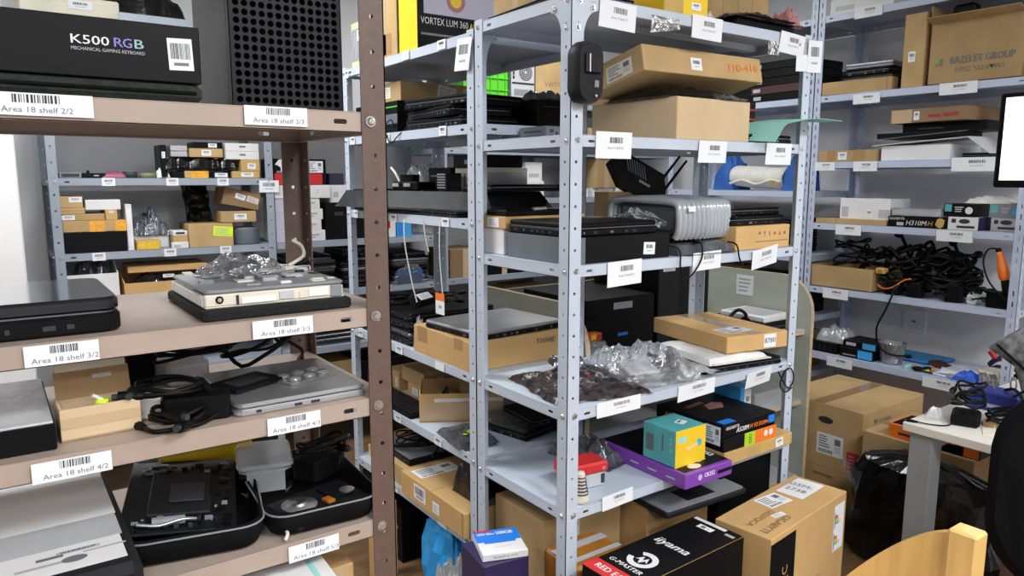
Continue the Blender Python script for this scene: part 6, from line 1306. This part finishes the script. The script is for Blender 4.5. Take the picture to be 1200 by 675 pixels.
cable('thick black lead arching over the blue tool box', [(2.73,.99,z+.07), (2.70,.95,z+.085), (2.64,.90,z+.06), (2.58,.875,z+.02), (2.52,.85,z+.006)], .005, plug=False)
for k, (x, y, m_, lb) in enumerate(((2.60, .90, 'paper', 'white note sheet'), (2.46, .90, 'paper_warm', 'cream note card'), (2.58, .83, 'aqua', 'pale blue slip'))):
    t = thing('note_paper', lb + ' among the leads on the desk', 'paper', (x, y, z), 25*k); MB().box((-.05,-.04,0), (.05,.04,.0016), m_).build('sheet', t); MB().box((-.04,-.02,.0016), (.03,-.015,.0019), 'ink_light').build('line', t)
b = box('little orange brown block beside the notes on the desk', 2.50, 2.535, .925, .96, z, .022, 'card_warm', name='wood_block', cat='block'); b.patch('T', .1, .1, .5, .5, 'orange', 'mark')
t = thing('tape_dispenser', 'black low device behind the notes on the desk', 'device', (2.63, .73, z)); MB().box((-.06,-.10,0), (.06,.08,.06), 'black', .008).build('body', t); MB().box((-.04,-.07,.06), (.04,.05,.075), 'light_grey', .004).build('tray', t)
MO = thing('monitor', 'flat black framed monitor with a white screen on a tall stand', 'monitor', (2.86, .870, z))
MB().box((-.02,-.265,.74), (.02,.262,1.055), 'black', .006).build('bezel', MO)
s_ = MB().box((-.0212,-.245,.765), (-.0203,.243,1.040), 'screen').build('screen', MO); MB().box((-.0217,-.06,.84), (-.0213,.160,.985), 'screen_red').build('window_panel', s_)
MB().box((.022,-.03,.0), (.05,.03,.90), 'dark_grey', .005).build('stand', MO); MB().box((-.07,-.14,0), (.13,.14,.012), 'dark_grey', .004).build('foot', MO)
Q = thing('cushion', 'grey mottled quilted cushion with black diagonal seams leaning on the desk', 'cushion', (2.60, .56, z), 0)
poly = [(.44, .235), (.405, .27), (.22, .43), (.05, .47), (-.25, .42), (-.28, .02), (.30, 0), (.33, .10), (.36, .19)]
mb = MB(); n = len(poly); c_ = (.05, .24); vs = []
for s2, xx in ((1.0, 0), (.97, -.035), (.80, -.055), (.4, -.065), (1.0, .03), (.9, .05)): vs += [(xx, c_[0] + (a - c_[0])*s2, c_[1] + (b_ - c_[1])*s2) for a, b_ in poly]
mb.add(vs, [(j*n+i, j*n+(i+1) % n, (j+1)*n+(i+1) % n, (j+1)*n+i) for j in range(3) for i in range(n)] + [tuple(range(3*n, 4*n))], 'quilt', True)
mb.add(vs, [(i, 4*n+i, 4*n+(i+1) % n, (i+1) % n) for i in range(n)] + [(4*n+i, 5*n+i, 5*n+(i+1) % n, 4*n+(i+1) % n) for i in range(n)] + [tuple(range(6*n-1, 5*n-1, -1))], 'quilt', True); mb.build('pad', Q)
for (y0, z0, y1, z1) in ((.40, .255, .12, .06), (.30, .36, .0, .13), (.20, .44, -.10, .22), (.34, .10, -.05, .44), (.20, .02, -.2, .40)): MB().tube([(-.05,y0,z0), (-.068,(y0+y1)/2,(z0+z1)/2), (-.05,y1,z1)], .004, 'black', 5).build('seam', Q)
OC = thing('office_chair', 'black padded office chair pushed up to the desk', 'chair', (1.90, .468, 0))
mb = MB(); P = rrect(.46, .50, .16, 6); k = len(P); vs = []
for xx, s2 in ((-.055, .86), (-.045, .97), (0, 1.0), (.04, .97), (.05, .85)): vs += [(xx + .10*(y/.25)**2*.3, x*s2, .80 + y*s2) for x, y in P]
mb.add(vs, [(j*k+i, j*k+(i+1) % k, (j+1)*k+(i+1) % k, (j+1)*k+i) for j in range(4) for i in range(k)], 'fabric_black', True); mb.add(vs, [tuple(range(k-1,-1,-1)), tuple(range(4*k, 5*k))], 'fabric_black'); mb.build('backrest', OC)
mb = MB(); rplate(mb, .42, .46, .42, .50, .10, 'fabric_black', edge=.02, T=Matrix.Translation((.28, 0, 0))); mb.build('seat', OC)
MB().box((-.02,-.03,.40), (.10,.03,.60), 'black', .01).build('back_bracket', OC); MB().cyl((.26,0,.06), (.26,0,.42), .028, 'black', n=14).build('gas_column', OC)
for k in range(5):
    a = 2*pi*k/5; g = MB(); g.box((0,-.02,.05), (.28,.02,.08), 'black', .008, T=Matrix.Translation((.26,0,0)) @ Matrix.Rotation(a, 4, 'Z')); o_ = g.build('base_arm', OC); MB().cyl((.26 + cos(a)*.27 - sin(a)*.02, sin(a)*.27 + cos(a)*.02, .025), (.26 + cos(a)*.27 + sin(a)*.02, sin(a)*.27 - cos(a)*.02, .025), .025, 'black', n=14).build('castor', o_)
WC = thing('wooden_chair', 'pale beech plywood chair with a rounded backrest', 'chair', (1.40, .72, 0))
def wy(y): return .035*((y)/.2)**2
mb = MB(); n = 24; A = []; 
for i in range(n+1):
    y = -.205 + .41*i/n; tt = abs(y + .02)/.20; top = .893 - .04*max(0, (y + .205)/.13)**1.0*0 
    u_ = (y + .205)/.41; top = .876 - .10*u_ - .43*max(0, u_ - .1)**1.7
    A.append((wy(y), y, top))
vs = []
for x, y, tz in A: vs += [(-x, y, .52), (-x, y, tz), (-x + .020, y, .52), (-x + .020, y, tz)]
mb.add(vs, [q for i in range(n) for q in ((4*i, 4*i+1, 4*i+5, 4*i+4), (4*i+2, 4*i+6, 4*i+7, 4*i+3))], 'wood_chair', True)
mb.add(vs, [q for i in range(n) for q in ((4*i+1, 4*i+3, 4*i+7, 4*i+5),)] + [(0,2,3,1), (4*n,4*n+1,4*n+3,4*n+2)], 'wood_edge'); mb.build('backrest', WC)
MB().box((-.045,-.209,.46), (.0,-.160,.882), 'wood_chair', .004).build('stile', WC)
rplate(MB(), .40, .40, .43, .45, .06, 'wood_chair', edge=.005, T=Matrix.Translation((-.22, 0, 0))).build('seat', WC)
for x, y in ((-.06,-.18), (-.06,.16), (-.39,-.17), (-.39,.17)): MB().cyl((x,y,.43), (x - (.02 if x < -.2 else -.02), y, 0), .017, 'wood_chair', r1=.014, n=12).build('leg', WC)
b = box('big brown shipping carton with hand hole and address labels beside the bookcase', 3.085, 3.62, 1.655, 2.10, 0, .472, 'card', name='shipping_carton', seam='x'); b.sticker('L', .66, .60, .13, .10, 'addr'); b.sticker('L', .92, .50, .062, .085, 'lines', mat='red'); b.shape('L', .60, .84, [(cos(2*pi*k/14)*.5, sin(2*pi*k/14)*.22) for k in range(14)], .075, 'ink', name='hand_hole'); b.tape('T', 'tape_brown', 'u', .5, .06); b.letter('F', '\u2665 COUGAR', .30, .88, .026, 'ink_grey'); b.patch('L', .05, .36, .95, .364, 'crease', 'print_line'); b.dash('L', .6, .28, .10, .012, 'crease')
b = box('brown carton under the red box below the desk', 2.985, 3.42, 1.16, 1.60, 0, .435, 'card', name='carton', seam='y'); b.tape('T', 'tape_brown', 'v', .4, .05)
b = box('flat orange red carton below the desk edge', 3.0, 3.18, 1.33, 1.50, .4355, .058, 'orange', name='red_box'); b.dash('L', .5, .4, .09, .010, 'maroon'); b.patch('T', .05, .05, .95, .95, 'black_card', 'black_top')
b = box('black and orange carton further under the desk', 3.0, 3.2, 1.15, 1.315, .4355, .07, 'black_card', name='red_box'); b.patch('L', .65, .05, .98, .95, 'orange', 'orange_panel'); b.dash('L', .3, .6, .05, .012, 'red')
t = thing('rubbish_bag', 'big black plastic rubbish bag slumped under the desk', 'bag', (2.82, 1.27, 0)); mb = MB(); n = 36; vs = []
lv = [(0, .86), (.03, 1.0), (.12, 1.03), (.20, .97), (.28, 1.02), (.36, .98), (.41, .84), (.44, .5), (.45, .1)]
for zz, s2 in lv:
    for k in range(n):
        a = 2*pi*k/n; e = (abs(cos(a))**3 + abs(sin(a))**3)**(-1/3); rr = s2*e*(1 + .10*nz(cos(a)*3, sin(a)*3, zz*11) + .05*nz(cos(a)*8, sin(a)*8, zz*24)); vs.append((cos(a)*.118*rr, sin(a)*.255*rr, zz + .015*nz(cos(a)*4, sin(a)*4, 9)*(zz > 0)))
mb.add(vs, [(j*n+k, j*n+(k+1) % n, (j+1)*n+(k+1) % n, (j+1)*n+k) for j in range(len(lv)-1) for k in range(n)] + [tuple(range((len(lv)-1)*n, len(lv)*n))], 'black_film', False); mb.build('film', t); MB().grid(8, 4, lambda a, b_: (-.10 - .04*b_, .20 + .05*a, .30 + .10*a + .02*nz(a*5, b_*5)), 'clear_film', False).build('loose_flap', t)

# ================================================================ on the far right wall unit
for k in range(5):
    b = box(('lowest black', 'maroon', 'third black', 'fourth black', 'topmost black')[k] + ' flat carton of the high pile further back on the right wall', 3.82, 4.18, 2.52, 2.98, 1.9505 + .046*k, .045, ('black_card', 'maroon', 'black_card', 'black_card', 'black_card')[k], name='flat_carton', rz=(1, -2, 2, 0, -1)[k]); b.sticker('L', .3, .5, .05, .02, 'lines', mat='light_grey')
b = box('black carton beside the high pile of flat cartons', 3.82, 4.18, 3.02, 3.44, 1.9505, .24, 'black_card', name='black_box'); b.patch('L', .1, .5, .5, .7, 'dark_grey', 'panel')
t = thing('rolled_cloth', 'cream cloth folded into a thick roll with a gold clasp', 'cloth', (3.93, 2.85, 1.4305)); mb = MB(); vs = []; n = 18
for j in range(9):
    yy = -.19 + .38*j/8
    for k in range(n):
        a = 2*pi*k/n; rr = 1 + .12*nz(cos(a)*1.5, sin(a)*1.5, j*.5); vs.append((cos(a)*.085*rr, yy, .068 + sin(a)*.066*rr + .02*(j/8)))
mb.add(vs, [(j*n+k, j*n+(k+1) % n, (j+1)*n+(k+1) % n, (j+1)*n+k) for j in range(8) for k in range(n)] + [tuple(range(n)), tuple(range(9*n-1, 8*n-1, -1))], 'cloth_white', True); mb.build('roll', t)
MB().tube([(-.088, -.18 + .36*k/8, .05 + .012*sin(k*1.3)) for k in range(9)], .008, 'cloth_white', 6).build('fold', t); MB().box((-.094,-.16,.028), (-.08,-.12,.06), 'gold', .004).build('clasp', t)
for k, (y, yy) in enumerate(((3.10, .16), (2.60, .14))):
    t = thing('plastic_sack', ('blue plastic sack left of the cream cloth roll', 'blue plastic sack between the cream cloth roll and the slotted post')[k], 'sack', (3.95, y, 1.4305)); crumple(MB(), .20, yy, .20, 'cloth_blue', 20 + k, 14, 12, .25, 2, 3).build('film', t); MB().tube([(-.02,0,.17), (-.03,.01,.21), (-.02,.02,.23)], .01, 'cloth_blue', 6).build('neck', t)
b = box('tan roll carton under the blue sack by the slotted post', 3.83, 4.0, 2.66, 2.73, 1.4305, .05, 'card', name='small_box') if False else None
for k in range(6):
    laptop(ORD[k] + ' black laptop of the pile under the cream cloth roll on the right wall', 4.0, 2.80, 1.0605 + .034*k, .32, .40, .033, (2, -3, 1, 0, -2, 3)[k], ports='L')
b = box('black carton next to the laptop pile under the cream cloth roll', 3.82, 4.15, 3.06, 3.44, 1.0605, .26, 'black_card', name='black_box'); b.sticker('L', .3, .7, .06, .03, 'mini')
b = box('black carton on the knee-high shelf further back on the right wall', 3.82, 4.15, 2.53, 2.95, .7005, .22, 'black_card', name='black_box'); b.sticker('L', .3, .7, .06, .03, 'mini')
b = box('dark brown carton on the knee-high shelf further back on the right wall', 3.82, 4.15, 3.0, 3.42, .7005, .24, 'card_dark', name='carton'); b.tape('L', 'tape_brown', 'v', .5, .05)
b = box('wide dark brown carton on the lowest shelf further back on the right wall', 3.82, 4.15, 2.53, 3.0, .3605, .22, 'card_dark', name='carton'); b.tape('L', 'tape_brown', 'v', .5, .05)
